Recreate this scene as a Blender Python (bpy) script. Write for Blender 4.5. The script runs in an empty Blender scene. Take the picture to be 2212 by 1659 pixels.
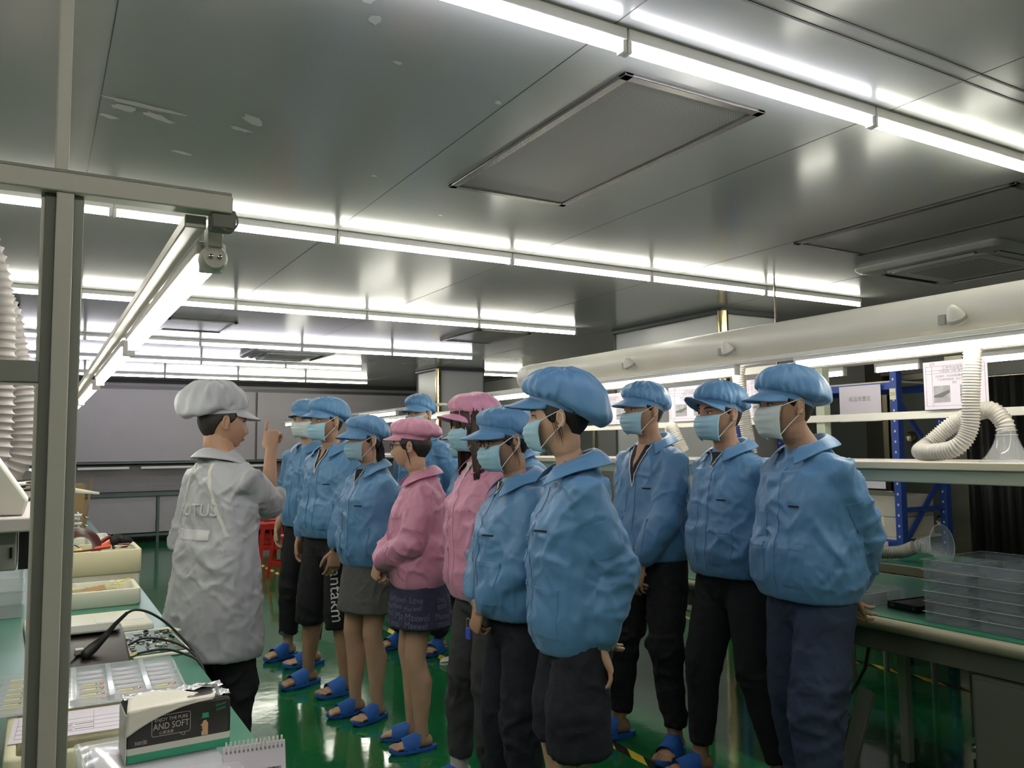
import bpy, bmesh, math, random
import numpy as np
from mathutils import Vector, Matrix, noise, Euler
from mathutils.bvhtree import BVHTree
random.seed(7)
SC = bpy.context.scene
C = SC.collection
PI = math.pi
R = math.radians

def V(*a): return Vector(a)

# ---------------------------------------------------------------- camera, world, exposure
yaw, pitch, roll = R(30.287), R(4.383), R(-0.521)
fw = Vector((math.sin(yaw)*math.cos(pitch), math.cos(yaw)*math.cos(pitch), math.sin(pitch)))
r0 = Vector((math.cos(yaw), -math.sin(yaw), 0)); u0 = r0.cross(fw)
rt = math.cos(roll)*r0 + math.sin(roll)*u0
up = -math.sin(roll)*r0 + math.cos(roll)*u0
cam = bpy.data.cameras.new('camera'); cam.sensor_width = 36; cam.lens = 36*1754.4/2212
cam.clip_start = 0.05
camo = bpy.data.objects.new('camera', cam); C.objects.link(camo)
m = Matrix((rt, up, -fw)).transposed().to_4x4(); m.translation = (0, 0, 1.45)
camo.matrix_world = m
SC.camera = camo
w = bpy.data.worlds.new('world'); SC.world = w; w.use_nodes = True
w.node_tree.nodes['Background'].inputs[0].default_value = (0.8, 0.85, 0.82, 1)
w.node_tree.nodes['Background'].inputs[1].default_value = 0.05
SC.view_settings.view_transform = 'Standard'; SC.view_settings.look = 'None'
SC.view_settings.exposure = 0.0; SC.view_settings.gamma = 1
SC.view_settings.use_curve_mapping = False
LAMP = 34.0          # strength of every fluorescent tube in the room
CEIL = 2.6

# ---------------------------------------------------------------- materials
def srgb(c):
    return tuple(((v/255)/12.92 if v/255 <= .04045 else ((v/255+.055)/1.055)**2.4) for v in c)
class NT:
    def __init__(s, name):
        s.m = bpy.data.materials.new(name); s.m.use_nodes = True
        s.t = s.m.node_tree; s.b = s.t.nodes['Principled BSDF']; s.x = -300
    def n(s, kind, **kw):
        nd = s.t.nodes.new(kind); nd.location = (s.x, random.random()*400); s.x -= 60
        for k, v in kw.items():
            if hasattr(nd, k): setattr(nd, k, v)
            else: nd.inputs[k].default_value = v
        return nd
    def l(s, a, b): s.t.links.new(a, b)
    def coords(s, scale=(1, 1, 1), kind='Object', rot=(0, 0, 0)):
        tc = s.n('ShaderNodeTexCoord'); mp = s.n('ShaderNodeMapping')
        mp.inputs['Scale'].default_value = scale; mp.inputs['Rotation'].default_value = rot
        s.l(tc.outputs[kind], mp.inputs[0]); return mp.outputs[0]
def setp(b, col, rough=.5, metal=0, spec=.5, alpha=1, trans=0, ior=1.45):
    b.inputs['Base Color'].default_value = (*srgb(col), 1)
    b.inputs['Roughness'].default_value = rough; b.inputs['Metallic'].default_value = metal
    b.inputs['Specular IOR Level'].default_value = spec; b.inputs['Alpha'].default_value = alpha
    b.inputs['Transmission Weight'].default_value = trans; b.inputs['IOR'].default_value = ior
def mat(name, col, rough=.5, metal=0, spec=.5, var=.0, vs=6, bump=0, bs=60, trans=0, alpha=1, sheen=0, stretch=(1, 1, 1)):
    q = NT(name); setp(q.b, col, rough, metal, spec, alpha, trans)
    if sheen: q.b.inputs['Sheen Weight'].default_value = sheen
    if var:
        nz = q.n('ShaderNodeTexNoise'); nz.inputs['Scale'].default_value = vs; nz.inputs['Detail'].default_value = 5
        q.l(q.coords(stretch), nz.inputs['Vector'])
        mr = q.n('ShaderNodeMapRange'); mr.inputs['From Min'].default_value = .3; mr.inputs['From Max'].default_value = .7
        mr.inputs['To Min'].default_value = 1-var; mr.inputs['To Max'].default_value = 1+var
        q.l(nz.outputs[0], mr.inputs[0])
        mx = q.n('ShaderNodeMix'); mx.data_type = 'RGBA'; mx.blend_type = 'MULTIPLY'; mx.inputs[0].default_value = 1
        mx.inputs[6].default_value = (*srgb(col), 1); q.l(mr.outputs[0], mx.inputs[7]); q.l(mx.outputs[2], q.b.inputs['Base Color'])
    if bump:
        nb = q.n('ShaderNodeTexNoise'); nb.inputs['Scale'].default_value = bs; nb.inputs['Detail'].default_value = 4
        q.l(q.coords(stretch), nb.inputs['Vector'])
        bp = q.n('ShaderNodeBump'); bp.inputs['Strength'].default_value = bump; bp.inputs['Distance'].default_value = .01
        q.l(nb.outputs[0], bp.inputs['Height']); q.l(bp.outputs[0], q.b.inputs['Normal'])
    return q.m
def fabric(name, col, rough=.42, crease=.6, stripe=.014, sheen=.15, weave=900):
    """thin antistatic nylon: crumpled creases, fine woven stripe"""
    q = NT(name); setp(q.b, col, rough, 0, .45); q.b.inputs['Sheen Weight'].default_value = sheen
    v = q.coords()
    mp = q.n('ShaderNodeMapping'); mp.inputs['Scale'].default_value = (1, 1, .55); mp.inputs['Rotation'].default_value = (.3, .2, 0); q.l(v, mp.inputs[0])
    n1 = q.n('ShaderNodeTexNoise'); n1.noise_type = 'RIDGED_MULTIFRACTAL'; n1.inputs['Scale'].default_value = 4.5; n1.inputs['Detail'].default_value = 2.5; n1.inputs['Roughness'].default_value = .45
    n1.inputs['Distortion'].default_value = .5; q.l(mp.outputs[0], n1.inputs['Vector'])
    vo = q.n('ShaderNodeTexVoronoi'); vo.feature = 'F1'; vo.inputs['Scale'].default_value = 15
    nw = q.n('ShaderNodeTexNoise'); nw.inputs['Scale'].default_value = 6; q.l(v, nw.inputs['Vector'])
    va = q.n('ShaderNodeVectorMath'); va.operation = 'MULTIPLY_ADD'; va.inputs[1].default_value = (.10, .10, .10); q.l(nw.outputs['Color'], va.inputs[0]); q.l(mp.outputs[0], va.inputs[2]); q.l(va.outputs[0], vo.inputs['Vector'])
    ma = q.n('ShaderNodeMath'); ma.operation = 'MULTIPLY_ADD'; ma.inputs[1].default_value = .35; q.l(vo.outputs['Distance'], ma.inputs[0]); q.l(n1.outputs[0], ma.inputs[2])
    bp = q.n('ShaderNodeBump'); bp.inputs['Strength'].default_value = crease; bp.inputs['Distance'].default_value = .02
    q.l(ma.outputs[0], bp.inputs['Height']); q.l(bp.outputs[0], q.b.inputs['Normal'])
    if stripe:
        wv = q.n('ShaderNodeTexWave'); wv.inputs['Scale'].default_value = weave/20; wv.inputs['Distortion'].default_value = 0
        wv.wave_profile = 'SIN'; q.l(v, wv.inputs['Vector'])
        mr = q.n('ShaderNodeMapRange'); mr.inputs['From Min'].default_value = .75; mr.inputs['To Min'].default_value = 1; mr.inputs['To Max'].default_value = 1-stripe*2.5
        q.l(wv.outputs['Fac'], mr.inputs[0])
        mx = q.n('ShaderNodeMix'); mx.data_type = 'RGBA'; mx.blend_type = 'MULTIPLY'; mx.inputs[0].default_value = 1
        mx.inputs[6].default_value = (*srgb(col), 1); q.l(mr.outputs[0], mx.inputs[7]); q.l(mx.outputs[2], q.b.inputs['Base Color'])
    return q.m
def glow(name, col, k):
    q = NT(name); setp(q.b, (240, 240, 240), .4)
    q.b.inputs['Emission Color'].default_value = (*srgb(col), 1); q.b.inputs['Emission Strength'].default_value = k
    return q.m
def clear(name, tint=(235, 240, 240), alpha=.22, rough=.08):
    q = NT(name); setp(q.b, tint, rough, 0, .8, alpha=alpha); return q.m

M = {}
M['blue'] = fabric('blue_nylon', (82, 128, 170))
M['blue2'] = fabric('blue_nylon_lighter', (100, 160, 208))
M['pink'] = fabric('pink_nylon', (202, 140, 168))
M['white_coat'] = fabric('white_coat_cloth', (166, 168, 173), rough=.5, crease=.5, stripe=0)
M['white_trim'] = mat('white_trim_cloth', (196, 195, 188), .6)
M['skin'] = mat('skin', (188, 152, 128), .5, spec=.4, var=.08, vs=14, bump=.08, bs=220)
M['skin_b'] = mat('skin_tanned', (166, 130, 106), .5, spec=.4, var=.08, vs=14, bump=.08, bs=220)
M['nail'] = mat('nail', (205, 160, 140), .3)
M['hair'] = mat('black_hair', (34, 28, 26), .45, var=.3, vs=40, stretch=(6, 6, .6), bump=.5, bs=60)
M['hair_b'] = mat('brown_hair', (58, 42, 36), .42, var=.3, vs=40, stretch=(6, 6, .6), bump=.5, bs=60)
M['mask'] = mat('mask_blue', (150, 188, 205), .7, var=.05, vs=30, bump=.1, bs=200)
M['mask_w'] = mat('mask_pale', (196, 206, 208), .7, var=.04, vs=30, bump=.1, bs=200)
M['strap'] = mat('mask_strap_white', (225, 225, 220), .7)
M['eye'] = mat('eye_white', (215, 210, 205), .25)
M['iris'] = mat('iris_dark', (26, 18, 14), .15)
M['lip'] = mat('lip', (158, 98, 88), .45)
M['black'] = mat('black_cotton', (24, 25, 29), .85, var=.15, vs=30, bump=.2, bs=120)
M['navy'] = mat('navy_cotton', (24, 26, 38), .8, var=.12, vs=30, bump=.2, bs=120)
M['jeans'] = mat('blue_denim', (46, 58, 82), .85, var=.3, vs=5, bump=.25, bs=260)
M['grey_jeans'] = mat('grey_denim', (62, 62, 66), .85, var=.28, vs=5, bump=.25, bs=260)
M['grey_skirt'] = mat('grey_skirt_cloth', (84, 84, 84), .85, var=.08, vs=40, bump=.15, bs=200)
M['denim_skirt'] = mat('printed_denim', (50, 52, 78), .85, var=.22, vs=50, bump=.2, bs=260)
M['denim_print'] = mat('denim_lettering', (104, 106, 134), .85)
M['cuff_grey'] = mat('turned_up_cuff', (84, 84, 90), .85, bump=.2, bs=200)
M['slipper'] = mat('blue_rubber', (44, 98, 178), .55, spec=.35)
M['slipper_d'] = mat('blue_rubber_hole', (18, 40, 92), .8)
M['sock'] = mat('white_sock', (196, 190, 184), .9)
M['watch'] = mat('black_watch', (14, 14, 16), .3)
M['silver'] = mat('silver_metal', (190, 190, 188), .22, metal=1)
M['chrome'] = mat('chrome', (200, 196, 180), .12, metal=1)
M['brass'] = mat('stainless_tube', (176, 160, 120), .16, metal=1)
M['glasses'] = mat('black_frame', (18, 16, 18), .3)
M['print_white'] = mat('white_lettering', (214, 214, 214), .7)
M['print_coat'] = mat('coat_back_lettering', (196, 196, 197), .6)

# room
def ceil_mat():
    q = NT('glossy_grey_ceiling'); setp(q.b, (148, 151, 148), .1, metal=.0, spec=.5)
    nz = q.n('ShaderNodeTexNoise'); nz.inputs['Scale'].default_value = .9; nz.inputs['Detail'].default_value = 3
    q.l(q.coords(), nz.inputs['Vector'])
    cr = q.n('ShaderNodeMapRange'); cr.inputs['To Min'].default_value = .13; cr.inputs['To Max'].default_value = .22
    q.l(nz.outputs[0], cr.inputs[0]); q.l(cr.outputs[0], q.b.inputs['Roughness'])
    return q.m
M['ceiling'] = ceil_mat()
M['ceil_dark'] = mat('ceiling_joint', (46, 48, 46), .5)
M['ceil_pale'] = mat('ceiling_scuff', (172, 174, 170), .5)
def floor_mat():
    q = NT('green_epoxy'); setp(q.b, (22, 84, 50), .10, spec=.55)
    nz = q.n('ShaderNodeTexNoise'); nz.inputs['Scale'].default_value = 1.1; nz.inputs['Detail'].default_value = 6
    q.l(q.coords(), nz.inputs['Vector'])
    cr = q.n('ShaderNodeValToRGB'); cr.color_ramp.elements[0].position = .3; cr.color_ramp.elements[1].position = .7
    cr.color_ramp.elements[0].color = (*srgb((22, 92, 52)), 1); cr.color_ramp.elements[1].color = (*srgb((34, 116, 66)), 1)
    q.l(nz.outputs[0], cr.inputs[0]); q.l(cr.outputs[0], q.b.inputs['Base Color'])
    n2 = q.n('ShaderNodeTexNoise'); n2.inputs['Scale'].default_value = 7; n2.inputs['Detail'].default_value = 3
    q.l(q.coords(), n2.inputs['Vector'])
    bp = q.n('ShaderNodeBump'); bp.inputs['Strength'].default_value = .12; bp.inputs['Distance'].default_value = .01
    q.l(n2.outputs[0], bp.inputs['Height']); q.l(bp.outputs[0], q.b.inputs['Normal'])
    q.b.inputs['Coat Weight'].default_value = .1; q.b.inputs['Coat Roughness'].default_value = .05
    return q.m
M['floor'] = floor_mat()
M['wall'] = mat('grey_wall_panel', (150, 146, 146), .4, var=.03, vs=2)
M['wall_dark'] = mat('dark_grey_wall_panel', (128, 128, 122), .3, var=.04, vs=2)
M['white_panel'] = mat('white_column_panel', (176, 178, 176), .3)
M['cove'] = mat('cove_strip', (70, 72, 72), .35)
M['board'] = mat('pale_lilac_backboard', (166, 162, 164), .45, var=.02, vs=3)
M['steel_green'] = mat('grey_green_steel', (88, 104, 98), .5)
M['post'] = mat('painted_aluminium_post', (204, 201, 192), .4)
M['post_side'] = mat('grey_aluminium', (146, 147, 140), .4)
M['post_dark'] = mat('mid_grey_rubber', (122, 123, 116), .6)  # plain mid grey shared by side rail, clamp, slits and lid
M['white_metal'] = mat('white_enamel', (214, 212, 202), .35)
M['white_plastic'] = mat('white_plastic', (220, 218, 208), .4)
M['duct'] = mat('white_pvc_duct', (206, 204, 194), .32)
M['hose'] = mat('grey_white_hose', (198, 194, 186), .6)
M['hose_l'] = mat('pinkish_grey_hose', (150, 145, 143), .6)
M['hose_g'] = mat('grey_hose', (150, 150, 142), .6)
M['shelf'] = mat('white_shelf_board', (214, 206, 206), .5)
M['shelf_edge'] = mat('cream_shelf_edge', (206, 198, 172), .45)
M['pale_green'] = mat('pale_green_steel', (172, 180, 160), .4)
M['mat_green'] = mat('green_bench_mat', (40, 112, 84), .32, spec=.5, var=.05, vs=4)
M['mat_teal'] = mat('teal_bench_mat', (64, 128, 106), .3, spec=.5, var=.04, vs=4)
M['bench_edge'] = mat('olive_grey_bench_edge', (140, 136, 114), .4)
M['cab'] = mat('grey_cabinet_steel', (98, 100, 88), .5)
M['tape_y'] = mat('yellow_floor_tape', (224, 200, 60), .4)
M['tape_k'] = mat('black_floor_tape', (34, 30, 22), .4)
M['rack'] = mat('blue_rack_steel', (46, 74, 150), .4, var=.06, vs=12)
M['paper'] = mat('white_paper', (212, 204, 216), .55)
M['paper_y'] = mat('cream_label', (222, 218, 190), .6)
M['ink'] = mat('grey_ink', (120, 116, 124), .6)
M['photo'] = mat('grey_photograph', (150, 148, 152), .5, var=.25, vs=30)
M['photo_d'] = mat('dark_photographed_part', (96, 94, 96), .5)
M['cardboard'] = mat('brown_cardboard', (170, 138, 96), .8, var=.05, vs=10)
M['white_card'] = mat('white_carton', (196, 190, 178), .75, var=.04, vs=8)
M['foam'] = mat('white_foam', (230, 227, 210), .8, bump=.10, bs=140)
M['foam_y'] = mat('yellowed_foam', (216, 211, 178), .8, bump=.08, bs=140)
M['clear'] = clear('clear_plastic')
M['clear2'] = clear('clear_plastic_thicker', (225, 232, 235), .34, .06)
M['clear_s'] = clear('clear_smoky_tray', (205, 215, 220), .13, .1)
M['glassy'] = clear('clear_hood_plastic', (240, 245, 245), .16, .03)
M['grey_part'] = mat('dark_grey_parts', (58, 58, 70), .5)
M['dark_box'] = mat('black_brown_device', (44, 38, 36), .45)
M['black_p'] = mat('black_plastic', (20, 20, 20), .35)
M['rubber'] = mat('black_rubber', (30, 28, 26), .5)
M['red'] = mat('red_plastic', (190, 44, 38), .35, spec=.4)
M['red_dark'] = mat('dark_red_plastic', (120, 30, 30), .4)
M['orange'] = mat('orange_plastic', (226, 92, 56), .4)
M['yellow'] = mat('yellow_strip', (224, 214, 96), .5)
M['pale_yellow'] = mat('pale_yellow_strip', (222, 218, 160), .5)
M['gold'] = mat('gold_contact', (190, 120, 60), .25, metal=1)
M['tape_brown'] = mat('brown_tape', (72, 40, 36), .25)
M['tissue_black'] = mat('black_film', (52, 51, 48), .25, spec=.5)
M['tissue_white'] = mat('white_film', (212, 212, 200), .35)
M['tissue_teal'] = mat('teal_film', (56, 158, 122), .35)
M['tissue'] = mat('white_tissue', (226, 222, 210), .9)
M['film'] = mat('silver_wrap', (200, 200, 205), .15, metal=.6, bump=1, bs=60)
M['pcb'] = mat('green_circuit', (44, 84, 66), .4)
M['solder'] = mat('circuit_parts', (140, 146, 146), .4, metal=.4)
M['beige'] = mat('beige_face', (200, 166, 122), .5)
M['curtain'] = mat('dark_curtain', (44, 44, 42), .5, var=.15, vs=3)
M['win'] = mat('dark_window_glass', (92, 96, 92), .1, spec=.6)
M['steel'] = mat('brushed_steel', (168, 164, 148), .25, metal=1)
M['lamp'] = glow('fluorescent_tube', (255, 252, 238), LAMP)
M['lamp_v'] = glow('cool_fluorescent_tube', (248, 244, 255), LAMP)
M['lamp_body'] = mat('white_lamp_body', (222, 220, 216), .35)
M['bag_blue'] = mat('blue_card', (50, 84, 140), .5)

# ---------------------------------------------------------------- mesh helpers
class MB:
    def __init__(s): s.v = []; s.f = []; s.mi = []; s.cur = 0
    def add(s, vs, fs):
        o = len(s.v); s.v += [Vector(p) for p in vs]; s.f += [tuple(i+o for i in f) for f in fs]; s.mi += [s.cur]*len(fs); return s
    def m(s, i): s.cur = i; return s
    def box(s, x0, x1, y0, y1, z0, z1):
        vs = [(x, y, z) for z in (z0, z1) for y in (y0, y1) for x in (x0, x1)]
        return s.add(vs, [(0, 2, 3, 1), (4, 5, 7, 6), (0, 1, 5, 4), (2, 6, 7, 3), (0, 4, 6, 2), (1, 3, 7, 5)])
    def obox(s, c, ax, ay, az, hx, hy, hz):
        c, ax, ay, az = (Vector(q) for q in (c, ax, ay, az))
        vs = [c+ax*hx*i+ay*hy*j+az*hz*k for k in (-1, 1) for j in (-1, 1) for i in (-1, 1)]
        return s.add(vs, [(0, 2, 3, 1), (4, 5, 7, 6), (0, 1, 5, 4), (2, 6, 7, 3), (0, 4, 6, 2), (1, 3, 7, 5)])
    def rings(s, rs, cap=True):
        n = len(rs[0]); vs = [p for r in rs for p in r]; fs = []
        for i in range(len(rs)-1):
            for j in range(n):
                k = (j+1) % n; fs.append((i*n+j, i*n+k, (i+1)*n+k, (i+1)*n+j))
        if cap: fs += [tuple(reversed(range(n))), tuple(range((len(rs)-1)*n, len(rs)*n))]
        return s.add(vs, fs)
    def grid(s, g, loop=False):
        nr, nc = len(g), len(g[0]); vs = [p for r in g for p in r]; fs = []
        for i in range(nr-1):
            for j in range(nc if loop else nc-1):
                k = (j+1) % nc; fs.append((i*nc+j, i*nc+k, (i+1)*nc+k, (i+1)*nc+j))
        return s.add(vs, fs)
    def tube(s, pts, rad, n=12, flat=None, cap=True, rnd=False):
        """tube along pts; rad number / list / list of (rx, ry); flat = direction of ry"""
        pts = [Vector(p) for p in pts]
        if not isinstance(rad, (list, tuple)): rad = [rad]*len(pts)
        rad = [q if isinstance(q, (list, tuple)) else (q, q) for q in rad]
        if rnd:
            d0 = (pts[0]-pts[1]).normalized(); d1 = (pts[-1]-pts[-2]).normalized(); a, b = rad[0], rad[-1]
            pre = [(pts[0]+d0*min(a)*math.sin(t), (a[0]*math.cos(t), a[1]*math.cos(t))) for t in (R(80), R(50), R(25))]
            post = [(pts[-1]+d1*min(b)*math.sin(t), (b[0]*math.cos(t), b[1]*math.cos(t))) for t in (R(25), R(50), R(80))]
            pts = [p for p, _ in pre]+pts+[p for p, _ in post]; rad = [q for _, q in pre]+rad+[q for _, q in post]
        rs = []; ref = Vector(flat) if flat is not None else None; px = None
        for i, p in enumerate(pts):
            t = (pts[min(i+1, len(pts)-1)]-pts[max(i-1, 0)]).normalized()
            if ref is not None:
                y = (ref-t*ref.dot(t)).normalized(); x = y.cross(t)
            else:
                if px is None:
                    h = Vector((0, 0, 1)) if abs(t.z) < .9 else Vector((1, 0, 0)); px = t.cross(h).normalized()
                x = (px-t*px.dot(t)).normalized(); px = x; y = t.cross(x)
            rx, ry = rad[i]
            rs.append([p+x*rx*math.cos(a)+y*ry*math.sin(a) for a in [2*PI*k/n for k in range(n)]])
        return s.rings(rs, cap)
    def ell(s, c, rx, ry, rz, n=12, mtx=None):
        c = Vector(c); rs = []
        for i in range(1, n//2+2):
            t = -PI/2+PI*i/(n//2+2)
            rs.append([Vector((rx*math.cos(t)*math.cos(a), ry*math.cos(t)*math.sin(a), rz*math.sin(t))) for a in [2*PI*k/n for k in range(n)]])
        if mtx is not None: rs = [[mtx @ p for p in r] for r in rs]
        return s.rings([[c+p for p in r] for r in rs])
    def lathe(s, c, prof, n=24, axis='z', cap=True):
        c = Vector(c); rs = []
        for r_, h in prof:
            ring = []
            for k in range(n):
                a = 2*PI*k/n; x, y = r_*math.cos(a), r_*math.sin(a)
                ring.append(c+Vector({'z': (x, y, h), 'y': (x, h, y), 'x': (h, x, y)}[axis]))
            rs.append(ring)
        return s.rings(rs, cap)
    def xf(s, mtx, start=0):
        for i in range(start, len(s.v)): s.v[i] = mtx @ s.v[i]
        return s
    def mesh(s, name):
        me = bpy.data.meshes.new(name); me.from_pydata([tuple(p) for p in s.v], [], s.f); return me
def finish(me, mats, smooth=True, angle=40, mi=None):
    for q in (mats if isinstance(mats, (list, tuple)) else [mats]): me.materials.append(q)
    if mi is not None and max(mi) > 0: me.polygons.foreach_set('material_index', mi)
    bm = bmesh.new(); bm.from_mesh(me); bmesh.ops.recalc_face_normals(bm, faces=bm.faces)
    if smooth:
        for f in bm.faces: f.smooth = True
        for e in bm.edges:
            if len(e.link_faces) == 2 and e.calc_face_angle(0) > R(angle): e.smooth = False
    bm.to_mesh(me); bm.free(); return me
def link(name, me, parent=None, loc=None):
    o = bpy.data.objects.new(name, me); C.objects.link(o)
    if parent is not None: o.parent = parent
    if loc is not None: o.location = loc
    return o
def build(mb, name, mats, parent=None, bevel=0, smooth=True, seg=2, angle=40):
    me = finish(mb.mesh(name), mats, smooth, angle, mb.mi); o = link(name, me, parent)
    if bevel:
        b = o.modifiers.new('bevel', 'BEVEL'); b.width = bevel; b.segments = seg; b.limit_method = 'ANGLE'; b.angle_limit = R(35)
    return o
def tag(o, label=None, cat=None, group=None, kind=None):
    if label: o['label'] = label
    if cat: o['category'] = cat
    if group: o['group'] = group
    if kind: o['kind'] = kind
    return o
def empty(name, loc=(0, 0, 0), rz=0, label=None, cat=None, group=None):
    o = bpy.data.objects.new(name, None); C.objects.link(o); o.location = loc; o.rotation_euler = (0, 0, rz)
    o.empty_display_size = .1
    return tag(o, label, cat, group)
def copy_tree(o, parent=None):
    c = o.copy(); C.objects.link(c)
    if parent is not None: c.parent = parent
    for ch in list(o.children): copy_tree(ch, c)
    return c
def struct(mb, name, mats, bevel=0, smooth=False):
    o = build(mb, name, mats, None, bevel, smooth); o['kind'] = 'structure'; return o
def textmesh(s, size, depth=0.0, align='CENTER'):
    cu = bpy.data.curves.new('t', 'FONT'); cu.body = s; cu.size = size; cu.align_x = align; cu.align_y = 'CENTER'
    cu.extrude = depth; cu.resolution_u = 3
    o = bpy.data.objects.new('t', cu); C.objects.link(o)
    dg = bpy.context.evaluated_depsgraph_get(); dg.update()
    me = bpy.data.meshes.new_from_object(o.evaluated_get(dg))
    bpy.data.objects.remove(o); bpy.data.curves.remove(cu)
    vs = [v.co.copy() for v in me.vertices]; fs = [tuple(p.vertices) for p in me.polygons]
    bpy.data.meshes.remove(me); return vs, fs
def basis(o, x, y, z):
    mt = Matrix((Vector(x), Vector(y), Vector(z))).transposed().to_4x4(); mt.translation = Vector(o); return mt
def hidden_remesh(mb, vox, it=4, fac=.5):
    """union of closed shells into one skin; returns verts, faces"""
    me = mb.mesh('tmp'); bm = bmesh.new(); bm.from_mesh(me); bmesh.ops.recalc_face_normals(bm, faces=bm.faces); bm.to_mesh(me); bm.free()
    o = bpy.data.objects.new('tmp', me); C.objects.link(o)
    r_ = o.modifiers.new('r', 'REMESH'); r_.mode = 'VOXEL'; r_.voxel_size = vox; r_.adaptivity = 0
    if it:
        s_ = o.modifiers.new('s', 'SMOOTH'); s_.iterations = it; s_.factor = fac
    dg = bpy.context.evaluated_depsgraph_get(); dg.update()
    me2 = bpy.data.meshes.new_from_object(o.evaluated_get(dg))
    n = len(me2.vertices); a = np.empty(n*3); me2.vertices.foreach_get('co', a)
    vs = [Vector(p) for p in a.reshape(-1, 3)]; fs = [tuple(p.vertices) for p in me2.polygons]
    bpy.data.objects.remove(o); bpy.data.meshes.remove(me); bpy.data.meshes.remove(me2)
    return vs, fs
def normals(vs, fs):
    a = np.array([tuple(v) for v in vs]); f = np.array([q for q in fs if len(q) == 4])
    nn = np.cross(a[f[:, 2]]-a[f[:, 0]], a[f[:, 3]]-a[f[:, 1]]); out = np.zeros_like(a)
    for k in range(4): np.add.at(out, f[:, k], nn)
    l = np.linalg.norm(out, axis=1); l[l == 0] = 1
    return out/l[:, None]
def vcrease(p, sc, wd=5.0):
    """thin straight crease lines between cells, present only in some places"""
    q = Vector((p.x*sc, p.y*sc, p.z*sc*.62))+noise.noise_vector(p*6)*.9
    d, _ = noise.voronoi(q)
    m_ = .5+noise.noise(p*5+Vector((3, 8, 2)))*1.6
    return max(0, 1-(d[1]-d[0])*wd)*max(0, min(1, m_))
def crumple(vs, fs, amp=1.0, seed=0, fine=1.0, vert=.45, fun=None):
    """push skin in and out as folds and creases"""
    nn = normals(vs, fs); out = []; so = Vector((seed*3.7, seed*1.9, seed*7.1))
    for i, v in enumerate(vs):
        p = v+so
        q = Vector((p.x*6, p.y*6, p.z*6*vert))
        w_ = noise.noise_vector(p*5)*.6
        a = 1-abs(noise.noise(q+w_))*3.2
        e = p.x*.8+p.y*.6; h_ = p.z*.7+e*.5; e2 = p.x*.9-p.y*.4; h2 = p.z*.8-e2*.6
        b = max(0, 1-abs(noise.noise(Vector((h_*13, (p.z*.5-e)*5, p.y*7))+w_*1.5))*3.6)**1.6*(.6+noise.noise(p*4+Vector((9, 2, 1))))
        b2 = max(0, 1-abs(noise.noise(Vector((h2*17, (p.z*.5+e2)*6, p.y*9+4))+w_*1.2))*4.2)**1.5*(.45+noise.noise(p*5+Vector((1, 7, 3)))*1.3)
        d = amp*(a*.0047+b*.0060*fine+max(b2, 0)*.0040*fine+vcrease(p, 8.5)*.0100*fine+vcrease(p+Vector((5, 5, 5)), 17, 4)*.0045*fine)
        d = max(d, -.0045)
        if fun: d *= fun(v)
        out.append(v+Vector(nn[i])*d)
    return out
def mesh_from(name, vs, fs, mats, smooth=True):
    me = bpy.data.meshes.new(name); me.from_pydata([tuple(p) for p in vs], [], fs)
    for q in (mats if isinstance(mats, (list, tuple)) else [mats]): me.materials.append(q)
    if smooth: me.polygons.foreach_set('use_smooth', [True]*len(me.polygons))
    me.update(); return me

# ---------------------------------------------------------------- the room
X0, X1, Y0, Y1 = -3.0, 6.6, -2.6, 14.7
struct(MB().box(X0, X1, Y0, Y1, -.1, 0), 'floor', M['floor'])
struct(MB().box(X0, X1, Y0, Y1, CEIL, CEIL+.1), 'ceiling', M['ceiling'])
struct(MB().box(X0-.1, X0, Y0, Y1, 0, CEIL), 'wall_left', M['wall'])
struct(MB().box(X0, X1, Y1, Y1+.1, 0, CEIL), 'wall_back', M['wall'])
struct(MB().box(X0, X1, Y0-.1, Y0, 0, CEIL), 'wall_front', M['wall'])
struct(MB().box(X1, X1+.1, Y0, Y1, 0, CEIL), 'wall_right', M['wall_dark'])
# rounded cove strips where walls and ceiling meet
def cove(pts):
    mb = MB(); mb.tube(pts, .03, 8); return mb
mb = MB(); mb.tube([(X0, Y1-.02, CEIL-.015), (X1, Y1-.02, CEIL-.015)], .035, 8); mb.box(X0, X1, Y1-.03, Y1-.002, 2.44, 2.5)
struct(mb, 'trim_1', M['cove'], smooth=True)
mb = MB(); mb.tube([(X1-.02, Y0, CEIL-.015), (X1-.02, Y1, CEIL-.015)], .035, 8); struct(mb, 'trim_2', M['cove'], smooth=True)
# joints between the ceiling panels
mb = MB()
for y in (1.385, 1.44): mb.box(X0, X1, y-.004, y+.004, CEIL-.002, CEIL)
struct(mb, 'trim_3', M['ceil_dark'])
mb = MB()
for x in (.145, 1.33, 2.52, 3.7, 4.9, 6.05, -1.04): mb.box(x-.0015, x+.0015, Y0, Y1, CEIL-.001, CEIL)
struct(mb, 'trim_4', M['ceil_dark'])
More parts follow.
